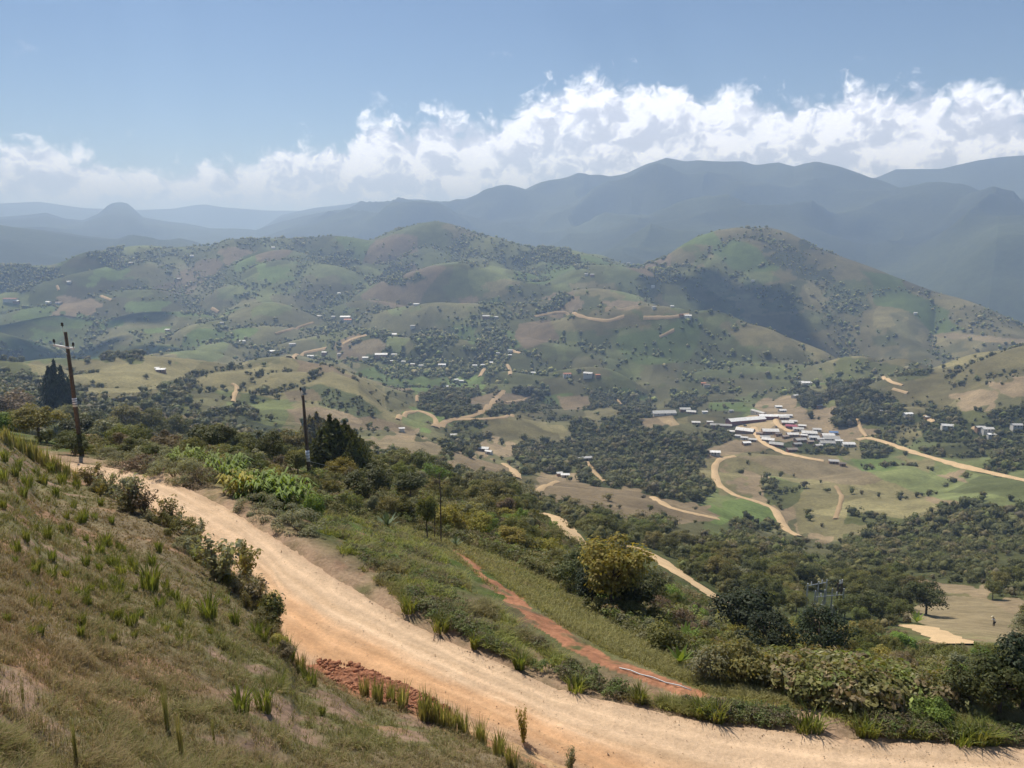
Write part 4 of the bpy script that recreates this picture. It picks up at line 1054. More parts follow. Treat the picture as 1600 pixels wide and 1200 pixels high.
TOWN = [ # px, py, width px, yaw, roof, wall, label
 (1164,676,26,-28,'grey','adobe','long grey roofed house on the near side of the town plaza'),
 (1153,684,8,-20,'white','pale','smallest white shed below the plaza edge'),
 (1163,687,10,-20,'white','pale','middle white shed in the row below the plaza'),
 (1176,690,11,-20,'grey','adobe','last shed in the row below the plaza'),
 (1166,695,12,10,'white','adobe','lone shed among trees under the row of sheds'),
 (1203,677,24,-5,'grey','adobe','wide grey house between the plaza and the town road fork'),
 (1195,686,14,-10,'grey','adobe','small grey house behind the long roadside pair'),
 (1200,690,18,-24,'grey','adobe','upper house of the long roadside pair'),
 (1213,697,20,-24,'grey','red','lower house of the long roadside pair with dark red walls'),
 (1222,644,11,10,'white','pale','pale house at the head of the town street'),
 (1224,655,15,0,'grey','adobe','second grey house down the town street'),
 (1230,663,17,-10,'grey','adobe','third grey house down the town street'),
 (1236,669,16,-18,'red','red','house with the only red roof in town'),
 (1247,673,15,-15,'grey','pale','grey house next to the red roofed one'),
 (1264,679,22,-12,'grey','pale','wide grey house below the red roofed one'),
 (1238,682,17,0,'grey','adobe','grey house in the middle of the lower block'),
 (1227,685,9,8,'brown','adobe','rusty roofed hut in the middle of the lower block'),
 (1250,690,17,12,'grey','adobe','grey house turned askew in the lower block'),
 (1271,686,15,-4,'white','pale','pale roofed house beside the askew one'),
 (1266,693,9,0,'brown','adobe','rusty hut below the pale roofed house'),
 (1293,683,18,-2,'grey','adobe','upper grey house at the far end of town'),
 (1298,688,24,-3,'grey','pale','widest grey house at the far end of town'),
 (1302,679,12,-8,'blue','pale','house with the only blue roof in town'),
 (1292,695,21,-6,'grey','pale','grey house under the widest one at the town end'),
 (1325,697,18,-2,'white','pale','lone pale house past the end of town'),
 (1237,706,15,4,'brown','red','low brick red building beside the town road'),
 (1245,697,12,12,'grey','adobe','small grey house above the brick red building'),
 (1216,638,10,0,'white','pale','white house behind the school'),
 (1280,637,8,0,'white','adobe','small white house hidden in the tall trees'),
 (1142,644,6,0,'white','pale','tiny white hut left of the school'),
 (1117,711,15,-8,'white','pale','white house at the head of the winding road'),
 (1302,724,14,-12,'grey','adobe','grey house standing where the town road ends'),
 (1316,728,9,-12,'brown','adobe','rusty hut beside the grey house where the road ends'),
 (1037,647,36,6,'white','pale','very long white roofed shed on the spur before the town'),
 (1070,642,16,0,'white','adobe','white roofed house next to the very long shed'),
 (1080,646,14,-18,'grey','adobe','grey annex touching the white house by the long shed'),
 (1101,646,8,0,'white','pale','small white hut between the long shed and the school'),
 (1087,664,12,-6,'grey','adobe','grey roofed house under the field before the school'),
 (1109,662,9,-6,'grey','adobe','grey hut close to the big grey hall'),
 (1259,603,15,0,'white','pale','white house beyond the tall dark trees'),
 (1251,600,9,20,'white','pale','smaller white house beyond the tall dark trees'),
 (1242,621,10,30,'white','pale','gleaming white house alone in a green field'),
 (1104,604,9,0,'brown','pale','far hut on the slope behind the school'),
 (1099,601,7,0,'orange','adobe','orange roofed hut on the slope behind the school'),
 (1418,650,13,10,'white','pale','white house on the slope beyond the right woods'),
 (1366,642,10,0,'white','adobe','pale house at the upper end of the side lane'),
 (1374,645,7,0,'grey','adobe','grey hut at the upper end of the side lane'),
 (1480,670,17,-14,'white','pale','white house deep in the right woods'),
 (1449,655,9,0,'grey','adobe','grey hut by the orange earth cut'),
 (1531,673,13,0,'grey','adobe','grey house of the hamlet in the right woods'),
 (1542,676,16,0,'grey','pale','wide grey house of the hamlet in the right woods'),
 (1548,684,12,0,'white','pale','white house lowest in the hamlet in the right woods'),
 (1588,670,15,-3,'white','pale','white house at the photo edge above the right woods'),
 (1232,652,10,-12,'white','pale','narrow white house behind the second one of the street'),
 (1239,661,11,-14,'grey','adobe','small grey house behind the third one of the street'),
 (1253,668,11,-10,'grey','adobe','small grey house behind the one beside the red roof'),
 (1276,674,12,-8,'grey','pale','small grey house between the wide one and the tall trees'),
 (1216,681,10,6,'brown','adobe','rusty hut facing the town road fork'),
 (1256,683,9,-20,'white','adobe','white hut squeezed into the lower block'),
 (1281,689,10,5,'grey','adobe','grey hut between the pale house and the town end'),
 (1310,692,11,-5,'white','pale','white hut just right of the widest house'),
 (1279,699,10,0,'grey','adobe','lowest grey hut among the trees of the town'),
 (1186,680,9,-18,'brown','adobe','rusty hut on the plaza side of the town road'),
 (1142,677,10,-14,'grey','pale','grey shed tucked under the big hall'),
]
for x, y, wp, yaw, rf, wl, lab in TOWN: house(x, y, wp, yaw, rf, wl, lab, 'house', G1 if 1140 < x < 1330 and 630 < y < 715 else None)
# the school round the plaza: three long wings and a hall
for x, y, wp, yaw, rf, wl, lab, hw in [(1165,661,62,17,'white','red','longest wing of the school along the plaza',3.3), (1206,655,40,-3,'white','red','short wing of the school closing the plaza',3.3), (1185,648,26,-62,'grey','pale','wing of the school running back from the plaza',3.2), (1126,669,32,-12,'grey','adobe','big grey hall at the corner of the plaza',3)]:
    r_ = house(x, y, wp, yaw, rf, wl, lab, 'school building', None, .28, hw)
MIDDLE = [
 (424,551,13,0,'white'),(457,540,11,0,'white'),(486,560,11,0,'white'),(507,554,9,0,'white'),(530,556,6,0,'grey'),(571,562,10,0,'white'),(596,558,22,3,'white'),(616,557,10,10,'white'),(632,567,10,-20,'white'),(645,571,8,0,'grey'),(658,573,8,0,'grey'),(691,572,13,0,'white'),(613,566,7,0,'grey'),(741,573,10,0,'white'),(754,572,8,10,'white'),(767,570,11,15,'white'),(797,550,8,0,'white'),(778,554,6,0,'grey'),(797,557,6,0,'white'),(713,595,7,0,'white'),(721,597,8,0,'grey'),(697,606,9,0,'white'),(833,585,8,0,'white'),(919,588,16,-12,'white'),(934,589,8,0,'orange'),(886,588,14,0,'orange'),(709,684,11,0,'white'),(756,705,18,-20,'white'),(764,710,12,-20,'grey'),(628,674,9,0,'white'),(917,719,17,8,'white'),(906,720,9,0,'grey'),(883,747,14,0,'white'),(874,744,9,0,'white'),(540,499,18,0,'white'),(544,503,14,0,'orange'),(499,496,9,0,'grey'),(614,525,14,0,'white'),(521,497,7,0,'grey'),(760,497,13,0,'white'),(775,497,7,0,'grey'),(645,512,8,0,'grey'),(670,526,6,0,'grey'),(651,477,10,0,'white'),
 (17,470,24,0,'orange'),(26,473,10,0,'white'),(76,474,9,0,'white'),(92,475,11,0,'brown'),(252,582,15,0,'white'),(246,579,7,0,'grey'),(108,442,7,0,'white'),(205,412,6,0,'white'),(300,401,6,0,'white'),(379,535,10,0,'white'),(262,517,8,0,'white'),(530,460,6,0,'white'),(347,506,6,0,'grey'),(280,437,6,0,'white'),(427,388,7,0,'white'),
 (1075,496,12,0,'white'),(1064,494,7,0,'orange'),(1022,482,7,0,'grey'),(1050,480,6,0,'white'),(925,431,7,0,'white'),(916,430,6,0,'grey'),(1020,449,6,0,'white'),(982,412,6,0,'grey'),(1430,491,6,0,'white'),(1176,440,6,0,'white')]
def near_words(x, y):
    if y < 450: return 'high on the green hill'
    if y < 530: return 'beside the fields of the far valley' if x < 420 else 'on the lower hill slope' if x < 1000 else 'on the ridge road under the round hill'
    if y < 610: return 'on the dry spur before the valley' if x < 300 else 'along the pale road of the village' if x < 545 else 'among dark trees of the hamlet in the valley' if x < 730 else 'by the bend of the valley road' if x < 850 else 'on the valley slope before the town'
    return 'on the farm track below the round field' if x < 800 else 'in the wooded gully between spur and town'
for i, (x, y, wp, yaw, rf) in enumerate(MIDDLE):
    wd = 'wide' if wp >= 12 else 'small' if wp >= 8 else 'tiny'
    house(x, y, wp * .85, yaw + random.uniform(-12, 12), rf, 'adobe' if i % 3 == 0 else 'pale', f'{wd} {rf} roofed house {near_words(x, y)}', 'house', f'houses {near_words(x, y)}')

# ------------------------------------------------------------------ power poles
M_POLE = mat_simple('weathered_timber_pole', (.115, .085, .06), .9, noise=.3, scale=6, bump=.4, spec=.1)
M_INS = mat_simple('dark_ceramic_insulator', (.025, .02, .018), .25, noise=.05); M_STEEL = mat_simple('galvanised_steel', (.55, .55, .54), .45, .5)
M_PLATE = mat_simple('white_painted_band', (.75, .75, .73), .6, noise=.1, scale=8); M_DARKTXT = mat_simple('dark_paint', (.08, .08, .1), .7)
def insulator(parent, c):
    b = MB(); b.lathe([(.02, -.14), (.02, 0), (.075, .0), (.085, .05), (.05, .075), (.07, .10), (.075, .14), (.035, .2), (.0, .21)], c, 10); return b.build('insulator', M_INS, parent, True)
def pole(px_, py_, top, label, cross):
    p = gp(px_, py_); sc = px_scale(p); L = (py_ - top[1]) * sc * 1.06
    # the pole leans as in the photo: aim its top at the photo's pole top at the same range
    az, tn = pix_dir(*top); D = math.hypot(p.x, p.y); tp = Vector((math.sin(az) * D, math.cos(az) * D, float(tn) * D)) - p
    tp = Vector((tp.x, 0.0, tp.z)); rt = empty('power_pole', p); tag(rt, label, 'power pole')
    b = MB(); b.tube([-tp * .08, tp * .5, tp], [.15, .125, .095], 14); b.build('post', M_POLE, rt, True)
    d = tp.normalized()
    q = tp + d * .02; b = MB(); b.tube([q - d * .3 + Vector((-.1, 0, 0)), q + d * .30 + Vector((-.14, 0, 0))], .02, 6); b.build('top_bracket', M_STEEL, rt); insulator(rt, tuple(q + d * .36 + Vector((-.14, 0, 0))))
    if cross:
        c_ = tp * .885; b = MB(); ax = Vector((.92, -.25, -.10)).normalized()
        M3 = Matrix((ax, Vector((.25, .95, 0)).normalized(), Vector((0, 0, 1)))).transposed()
        b.box(c_ + Vector((-.13, -.13, 0)), (1.55, .09, .11), M=M3); b.build('cross_arm', M_STEEL, rt)
        b = MB(); b.tube([c_ + Vector((-.45, -.12, .0)), c_ - d * .45 + Vector((0, -.11, 0))], .018, 5); b.build('brace', M_STEEL, rt)
        for f in (-.72, .70): insulator(rt, tuple(c_ + ax * f + Vector((-.13, -.13, .18))))
    f0, f1 = (.405, .475) if cross else (.305, .425)
    b = MB(); b.tube([tp * f0, tp * f1], [.138, .135], 14); pl = b.build('number_plate', M_PLATE, rt, True)
    for k in range(3):
        b = MB(); z = f0 + (f1 - f0) * (.22 + .27 * k); b.tube([tp * z, tp * (z + .006)], .141, 14); b.build('marking', M_DARKTXT, pl)
    return p, tp
p1, t1 = pole(128, 712, (101, 519), 'leaning timber power pole with a pale cross arm and white band', True)
p2, t2 = pole(485, 765, (473, 618), 'plain timber power pole with a white band beside the cypress clump', False)
# pale stay wire running from the plain pole past the cypress clump
e = gp(566, 738); b = MB(); a = p2 + t2 * .31; n = 12; q = []
e = e + Vector((0, 0, 1.2)); 
for k in range(n + 1):
    f = k / n; v = a.lerp(e, f); v.z -= .5 * math.sin(math.pi * f); q.append(v)
b.tube(q, .012, 5); tag(b.build('wire', M_STEEL), 'thin pale wire running from the plain power pole across the cypress clump', 'wire')

# ------------------------------------------------------------------ substation
p = gp(1290, 962); sc = px_scale(p)
st = empty('substation', p, R(12)); tag(st, 'open air substation of thin grey posts with white insulators', 'substation')
hgt = 48 * sc * 1.05; M_GREY = mat_simple('pale_steel_posts', (.45, .46, .46), .5, .3); M_WHITE = mat_simple('white_porcelain', (.85, .85, .86), .25, noise=.03)
ex = 29 * sc
posts = [(-1.0, -.5), (-.45, -.5), (.05, -.4), (.62, -.6), (.72, .2), (1.0, .3), (-.9, .6), (-.2, .7), (.35, .8)]
for i, (fx, fy) in enumerate(posts):
    x, y = fx * ex, fy * ex * .8; z = float(sample_h(p.x + x, p.y + y)) - p.z
    b = MB(); b.tube([(x, y, z - .4), (x, y, hgt * (1.0 if i != 5 else 1.0))], [.16, .12] if i not in (4, 5) else [.2, .16], 6); b.build('post', M_GREY if i not in (4, 5) else M_POLE, st)
for (a0, a1, zf) in [(0, 3, .80), (6, 8, .92), (4, 5, .98)]:
    A_, B_ = posts[a0], posts[a1]; b = MB(); b.tube([(A_[0] * ex * 1.06, A_[1] * ex * .8, hgt * zf), (B_[0] * ex * 1.06, B_[1] * ex * .8, hgt * zf)], .07, 5); b.build('beam', M_GREY, st)
    for f in (.22, .75):
        x = (A_[0] + (B_[0] - A_[0]) * f) * ex * 1.06; y = (A_[1] + (B_[1] - A_[1]) * f) * ex * .8
        b = MB(); b.lathe([(.03, -.2), (.11, -.1), (.07, .0), (.12, .1), (.07, .2), (.12, .3), (.07, .4), (.10, .5), (.03, .55)], (x, y, hgt * zf + .1), 8); b.build('insulator', M_WHITE, st, True)
for fx in (-.9, -.4, .3):
    x, y = fx * ex, -.2 * ex; z = float(sample_h(p.x + x, p.y + y)) - p.z
    b = MB(); b.box((x, y, z + 1.0), (.5, .4, 2.0)); b.box((x, y, z + 2.06), (.6, .5, .1)); b.tube([(x, y, z + 2.1), (x, y, z + 2.9)], .06, 6); b.build('switch_cabinet', M_GREY, st)

# ------------------------------------------------------------------ white pipe in the trench, soil heap
M_PVC = mat_simple('white_plastic_pipe', (.6, .6, .6), .5, noise=.05)
g = ground(np.array([968,985,1000,1020,1040,1062,1080]), np.array([1044,1050,1054,1061,1067,1074,1079])); b = MB()
b.tube([Vector(v) + Vector((0, 0, .01 + .05 * (k % 2))) for k, v in enumerate(g)], .02, 8); tag(b.build('pipe', M_PVC, None, True), 'white plastic pipe lying in the lower end of the red trench', 'pipe')
M_RED = mat_simple('red_clay_soil', (.33, .155, .09), .95, noise=.35, scale=2.2, bump=.9, spec=.05)
bm = bmesh.new(); bmesh.ops.create_grid(bm, x_segments=110, y_segments=44, size=1.0)
a_, b__ = gp(492, 1042), gp(700, 1120); ctr = (a_ + b__) / 2; dv = (b__ - a_).to_2d(); Lh = dv.length / 2; dv.normalize(); nv = Vector((-dv.y, dv.x))
vv = np.array([v.co[:] for v in bm.verts]); u_, w_ = vv[:, 0] * Lh * 1.15, vv[:, 1] * 1.0
x = ctr.x + dv.x * u_ + nv.x * w_; y = ctr.y + dv.y * u_ + nv.y * w_
shape = np.clip(1 - (vv[:, 0]) ** 2 - (vv[:, 1]) ** 2, 0, 1) ** .7
hgt_ = shape * (.26 + .18 * fbm(x, y, 1.4, 3)) + shape * .10 * np.abs(pn(x / .22, y / .22)) + shape * .06 * pn(x / .1, y / .1) - .10
z = sample_h(x, y) + hgt_ + .06
for v, X_, Y_, Z_ in zip(bm.verts, x, y, z): v.co = (X_, Y_, Z_)
me = bpy.data.meshes.new('soil_heap'); bm.to_mesh(me); bm.free(); me.materials.append(M_RED)
tag(link('soil_heap', me), 'long heap of red clay soil along the near edge of the road', 'soil heap')

# ------------------------------------------------------------------ worker in the brown field, two cars on the plaza
M_SKIN = mat_simple('skin', (.25, .14, .09), .6); M_SHIRT = mat_simple('white_shirt', (.75, .75, .74), .8, noise=.08); M_TROU = mat_simple('dark_trousers', (.03, .03, .045), .9); M_HAT = mat_simple('straw_hat', (.55, .48, .33), .8)
def skinned(name, pts, edges, rad, mat, parent=None, root=0):
    me = bpy.data.meshes.new(name); me.from_pydata(pts, edges, []); o = link(name, me, parent)
    sk = o.modifiers.new('skin', 'SKIN'); sk.use_smooth_shade = True
    for v, r_ in zip(me.skin_vertices[0].data, rad): v.radius = (r_, r_)
    me.skin_vertices[0].data[root].use_root = True
    sb = o.modifiers.new('sub', 'SUBSURF'); sb.levels = 1; sb.render_levels = 1
    me.materials.append(mat); return o
p = gp(1553, 979)
pe = empty('person', p, R(25)); tag(pe, 'farm worker in a white shirt bending forward in the brown field', 'person')
pts = [(0,0,.86),(0,.06,1.08),(0,.16,1.30),(0,.26,1.40),(0,.36,1.47),(0,.40,1.58),(.10,0,.82),(.12,.04,.46),(.13,-.03,.05),(.13,.12,.03),(-.10,0,.82),(-.14,.10,.46),(-.15,.02,.05),(-.15,.17,.03),(.19,.22,1.32),(.25,.34,1.08),(.20,.52,.92),(.17,.60,.86),(-.19,.22,1.32),(-.26,.36,1.08),(-.18,.52,.92),(-.14,.60,.86)]
ed = [(0,1),(1,2),(2,3),(3,4),(4,5),(0,6),(6,7),(7,8),(8,9),(0,10),(10,11),(11,12),(12,13),(2,14),(14,15),(15,16),(16,17),(2,18),(18,19),(19,20),(20,21)]
rd = [.14,.14,.15,.075,.08,.10,.09,.062,.045,.04,.09,.062,.045,.04,.06,.045,.034,.035,.06,.045,.034,.035]
skinned('body', pts, ed, rd, M_SKIN, pe)
skinned('shirt', [pts[i] for i in (0,1,2,14,15,18,19)], [(0,1),(1,2),(2,3),(3,4),(2,5),(5,6)], [.155,.16,.175,.078,.062,.078,.062], M_SHIRT, pe)
skinned('trousers', [(0,0,.88)] + [pts[i] for i in (6,7)] + [(.13,-.02,.12)] + [pts[i] for i in (10,11)] + [(-.15,.03,.12)], [(0,1),(1,2),(2,3),(0,4),(4,5),(5,6)], [.155,.11,.08,.068,.11,.08,.068], M_TROU, pe)
b = MB(); b.lathe([(.24,1.60),(.25,1.62),(.13,1.64),(.12,1.74),(.05,1.76)], (0, .40, 0), 14); b.build('hat', M_HAT, pe, True)
def car(px_, py_, yaw, colr, label):
    p = gp(px_, py_, 500); rt = empty('car', p + Vector((0, 0, .12)), R(yaw)); tag(rt, label, 'car')
    mt = mat_simple('car_paint', colr, .3, .2, noise=.03); b = MB()
    prof = [(-2.1,.35),(-2.15,.8),(-1.9,.95),(-1.2,1.02),(-.75,1.5),(.95,1.52),(1.6,1.0),(2.1,.9),(2.15,.4)]
    n = len(prof); b.add([(x, -.85, z) for x, z in prof] + [(x, .85, z) for x, z in prof], [tuple(range(n)), tuple(range(2 * n - 1, n - 1, -1))] + [(i, i + n, (i + 1) % n + n, (i + 1) % n) for i in range(n)])
    b.build('body', mt, rt)
    b = MB()
    for s in (-1, 1): b.box((.1, s * .862, 1.22), (1.5, .02, .36))
    b.box((-.98, 0, 1.27), (.03, 1.4, .34), M=Matrix.Rotation(R(43), 3, 'Y')); b.build('window', M_WIN, rt)
    for x in (-1.35, 1.35):
        for s in (-1, 1):
            b = MB(); b.tube([(x, s * .72, .33), (x, s * .92, .33)], .33, 14); b.build('wheel', M_INS, rt)
car(1164, 666, 15, (.05, .055, .07), 'dark car parked near the school wing on the plaza')
car(1213, 668, 70, (.03, .03, .035), 'black car standing where the street leaves the plaza')
# ------------------------------------------------------------------ grass and low growth (stuff)
def sample_poly(poly, n):
    p = np.array(poly, float); lo, hi = p.min(0), p.max(0); out = []
    c_ = 0
    while c_ < n:
        q = lo + (hi - lo) * rng.random((n * 2, 2)); q = q[in_poly(q[:, 0], q[:, 1], poly)]; out.append(q); c_ += len(q)
    return np.concatenate(out)[:n]
HILL = [(-260,610),(-60,655),(0,672),(60,708),(110,735),(150,746),(232,788),(302,842),(372,902),(430,960),(460,1030),(560,1082),(700,1133),(860,1206),(880,1260),(-260,1260)]
def near_pts(poly, n, keep=None):
    q = sample_poly(poly, n); g = ground(q[:, 0], q[:, 1]); return q, g
q, g = near_pts(HILL, 66000)
nn = fbm(g[:, 0], g[:, 1], 1.6, 4); nb = fbm(g[:, 0] + 70, g[:, 1] - 30, 6.0, 3)
keep = rng.random(len(g)) > smooth(.1, .5, nn * .8 + nb * .6) * .85
g = g[keep]; nb = nb[keep]; nn = nn[keep]
ps = (g[:, 1] * CP - g[:, 2] * SP) / 788
tus = smooth(-.1, .45, fbm(g[:, 0] + 3, g[:, 1] + 9, .45, 2))
hh = rng.uniform(.028, .07, len(g)) * (1 + .5 * nb) * (.5 + 2.2 * tus)
wv = np.maximum(.006, ps * .5)
green = np.clip(.46 + .9 * nb - .35 * nn + .3 * rng.normal(size=len(g)), 0, 1)
B = 8
V, tri, cc = blades(g, hh, wv, B, .05, 1.25, (1, 1, 1), (1, 1, 1), .3)
gg = np.clip(rep(green, B * 5)[:, None] + rep(.35 * rng.normal(size=(len(g) * B, 1)), 5), 0, 1)
dryc = np.array((.36, .265, .15)); grnc = np.array((.215, .22, .065))
cc = cc * (dryc * (1 - gg) + grnc * gg)
tag(link('grass', np_mesh('grass', V, tri, M_DRYGRASS, cc)), kind='stuff')

VERGE = [(470,795),(520,790),(600,815),(680,850),(700,880),(745,930),(815,988),(875,1024),(955,1070),(1060,1100),(1250,1116),(1600,1118),(1900,1122),(1900,1172),(1640,1163),(1300,1146),(1100,1122),(960,1090),(850,1052),(720,992),(620,935),(540,870)]
q, g = near_pts(VERGE, 30000)
nb = fbm(g[:, 0] + 70, g[:, 1] - 30, 3.0, 3)
n5 = fbm(g[:, 0] - 9, g[:, 1] + 4, 1.3, 3); keep = rng.random(len(g)) < .25 + 1.3 * (nb + .8 * n5 + .15)
g = g[keep]; nb = nb[keep]; ps = (g[:, 1] * CP - g[:, 2] * SP) / 788
n5 = n5[keep]; hh = rng.uniform(.08, .26, len(g)) * (1 + .8 * nb + .9 * n5)
V, tri, cc = blades(g, hh, np.maximum(.012, ps * .65), 6, .12, 1.0, (.20, .245, .055), (.38, .37, .11), .35)
hay = rep(np.clip(.15 - 1.6 * fbm(g[:, 0] + 21, g[:, 1] - 8, 1.9, 3), 0, .7), 30)[:, None]; cc = cc * (1 - hay) + np.array((.27, .21, .13)) * hay * rng.uniform(.8, 1.2, (len(cc), 1))
tag(link('grass', np_mesh('grass', V, tri, M_GRASS, cc)), kind='stuff')
FLAT = [(480,780),(600,800),(720,828),(800,852),(890,892),(975,955),(1100,1020),(1210,1062),(1600,1090),(1600,1112),(1250,1105),(1100,1085),(1000,1045),(900,1005),(800,945),(720,880),(600,822),(480,800)]
q, g = near_pts(FLAT, 26000)
inT = np.zeros(len(q), bool)
for poly in TR: inT |= in_poly(q[:, 0], q[:, 1], poly)
g = g[~inT]; ps = (g[:, 1] * CP - g[:, 2] * SP) / 788
V, tri, cc = blades(g, rng.uniform(.06, .18, len(g)), np.maximum(.014, ps * .6), 5, .2, 1.0, (.24, .23, .08), (.38, .33, .15), .4)
tag(link('grass', np_mesh('grass', V, tri, M_GRASS, cc)), kind='stuff')

def bake(P, S, protos, cols, wob=.15):
    """many small plants in one mesh: P feet, S sizes"""
    Vs = []; Fs = []; Cs = []; n0 = 0
    pick = rng.integers(0, len(protos), len(P))
    for k, (pv, pf, pk) in enumerate(protos):
        idx = np.nonzero(pick == k)[0]
        if not len(idx): continue
        a = rng.uniform(0, 6.283, len(idx)); ca, sa = np.cos(a), np.sin(a)
        s = S[idx]; sx = s * rng.uniform(1 - wob, 1 + wob, len(idx))
        x = (pv[None, :, 0] * ca[:, None] - pv[None, :, 1] * sa[:, None]) * sx[:, None]
        y = (pv[None, :, 0] * sa[:, None] + pv[None, :, 1] * ca[:, None]) * sx[:, None]
        z = pv[None, :, 2] * s[:, None]
        V = np.stack([x + P[idx, 0:1], y + P[idx, 1:2], z + P[idx, 2:3]], -1)
        Fq = pf[None] + (np.arange(len(idx)) * len(pv))[:, None, None] + n0
        Vs.append(V.reshape(-1, 3)); Fs.append(Fq.reshape(-1, pf.shape[1])); Cs.append((pk[None, :, None] * cols[idx][:, None, :]).reshape(-1, 3)); n0 += V.shape[0] * V.shape[1]
    return np.concatenate(Vs), np.concatenate(Fs), np.concatenate(Cs)
M_FOLI = mat_leaf('foliage_mass', None, .3, 0, 0)
LOW = [crown_arrays(-.1, .8, 9, 13, .17, (.22, .36), seed=k) for k in range(4)]
SCRUB = [(440,745),(520,742),(600,738),(700,766),(850,808),(900,846),(1000,882),(1130,952),(1300,990),(1450,1012),(1610,1022),(1900,1030),(1900,1125),(1610,1114),(1300,1106),(1200,1072),(1080,1036),(945,972),(865,908),(780,870),(715,846),(600,818),(500,800),(430,795),(350,752),(230,722),(135,712),(100,690),(300,700)]
q, g = near_pts(SCRUB, 9000)
nb = fbm(g[:, 0], g[:, 1], 9, 3)
pal = np.array([(.145,.148,.048),(.19,.175,.062),(.22,.17,.092),(.18,.215,.058),(.21,.20,.11)])
ci = pal[rng.choice(5, len(g), p=(.3,.28,.16,.14,.12))] * rng.uniform(.75, 1.25, (len(g), 1)) * (1 + .3 * nb)[:, None]
V, Fq, C_ = bake(g, rng.uniform(.35, .95, len(g)) * (1 + .4 * nb), LOW, ci)
tag(link('undergrowth', np_mesh('undergrowth', V, Fq, M_FOLI, C_)), kind='stuff')
q, g = near_pts(VERGE, 3600)
g = g[fbm(g[:, 0] + 5, g[:, 1], 2.5, 3) > .02]
ci = np.array([(.14,.18,.055),(.18,.19,.08),(.18,.15,.09)])[rng.integers(0, 3, len(g))] * rng.uniform(.75, 1.25, (len(g), 1))
V, Fq, C_ = bake(g, rng.uniform(.15, .4, len(g)), LOW, ci)
tag(link('undergrowth', np_mesh('undergrowth', V, Fq, M_FOLI, C_)), kind='stuff')

# ------------------------------------------------------------------ trees over the valley
def jit_grid(d0, d1, s):
    ext = d1; xs = np.arange(-ext * .95, ext * .95, s); ys = np.arange(d0 * .5, ext, s)
    X_, Y_ = np.meshgrid(xs, ys); X_ = X_.ravel() + rng.uniform(-.5, .5, X_.size) * s; Y_ = Y_.ravel() + rng.uniform(-.5, .5, Y_.size) * s
    D_ = np.hypot(X_, Y_); k = (D_ > d0) & (D_ < d1) & (np.abs(np.arctan2(X_, Y_)) < R(47))
    X_, Y_ = X_[k], Y_[k]; Z_ = sample_h(X_, Y_)
    return X_, Y_, Z_
def visible(X_, Y_, Z_, up):
    ai = np.clip(np.interp(np.arctan2(X_, Y_), AZ, np.arange(NA)), 0, NA - 1).round().astype(int)
    D_ = np.hypot(X_, Y_); di = np.clip(np.searchsorted(DS, D_) - 2, 0, ND - 1)
    return (Z_ + up) / D_ > RUN[ai, di]
TRK = [(np.array(p, float), wd) for p, wd, _ in TRACKS]
def off_tracks(px, py, m_=3.0):
    ok = np.ones(len(px), bool)
    for p, wd in TRK:
        s = (px > p[:, 0].min() - 8) & (px < p[:, 0].max() + 8) & (py > p[:, 1].min() - 8) & (py < p[:, 1].max() + 12)
        if not s.any(): continue
        idx = np.nonzero(s)[0]; d = np.full(len(idx), 1e9); qx, qy = px[idx], py[idx]
        for i in range(len(p) - 1):
            ax, ay = p[i]; bx, by = p[i + 1]; L2 = (bx - ax) ** 2 + (by - ay) ** 2 + 1e-9
            f = np.clip(((qx - ax) * (bx - ax) + (qy - ay) * (by - ay)) / L2, 0, 1)
            d = np.minimum(d, np.hypot((qx - ax - f * (bx - ax)), (qy - ay - f * (by - ay)) * np.where(qy > ay + f * (by - ay), .55, 1.4)))
        ok[idx] &= d > m_
    return ok
CLEAR = [[(1130,655),(1165,640),(1250,628),(1262,665),(1340,680),(1335,697),(1250,708),(1230,714),(1178,698),(1150,680)], [(1025,636),(1125,648),(1115,668),(1030,668)]]
KEEP = []
for p_, wd in TRK:
    seg = np.concatenate([[0], np.cumsum(np.hypot(*np.diff(p_, axis=0).T))]); qq = np.arange(0, seg[-1] + 1, 6.0)
    KEEP += list(zip(np.interp(qq, seg, p_[:, 0]), np.interp(qq, seg, p_[:, 1])))
KEEP += [(r_[0], r_[1] - 3) for r_ in TOWN] + [(r_[0] + d_, r_[1] - 3) for r_ in TOWN if r_[2] > 12 for d_ in (-6, 6)] + [(r_[0], r_[1] - 2) for r_ in MIDDLE] + [(1553, 972), (1450, 990), (1290, 930), (1270, 930), (1310, 930), (1260, 925), (1320, 925), (1262, 945), (1318, 950), (1300, 945)]
def in_sight(px, py, hp, wp):
    ok = np.ones(len(px), bool)
    for x_, y_ in KEEP:
        ok &= ~((np.abs(px - x_) < wp) & (py > y_ - 1) & (py - hp < y_))
    return ok
PR = dict(F=.97, f=.50, m=.06, g=.009, o=.009, b=.005, d=.8, l=.01, s=0, r=0, P=.004)
PRV = np.array([PR[ch] for ch in CODE])
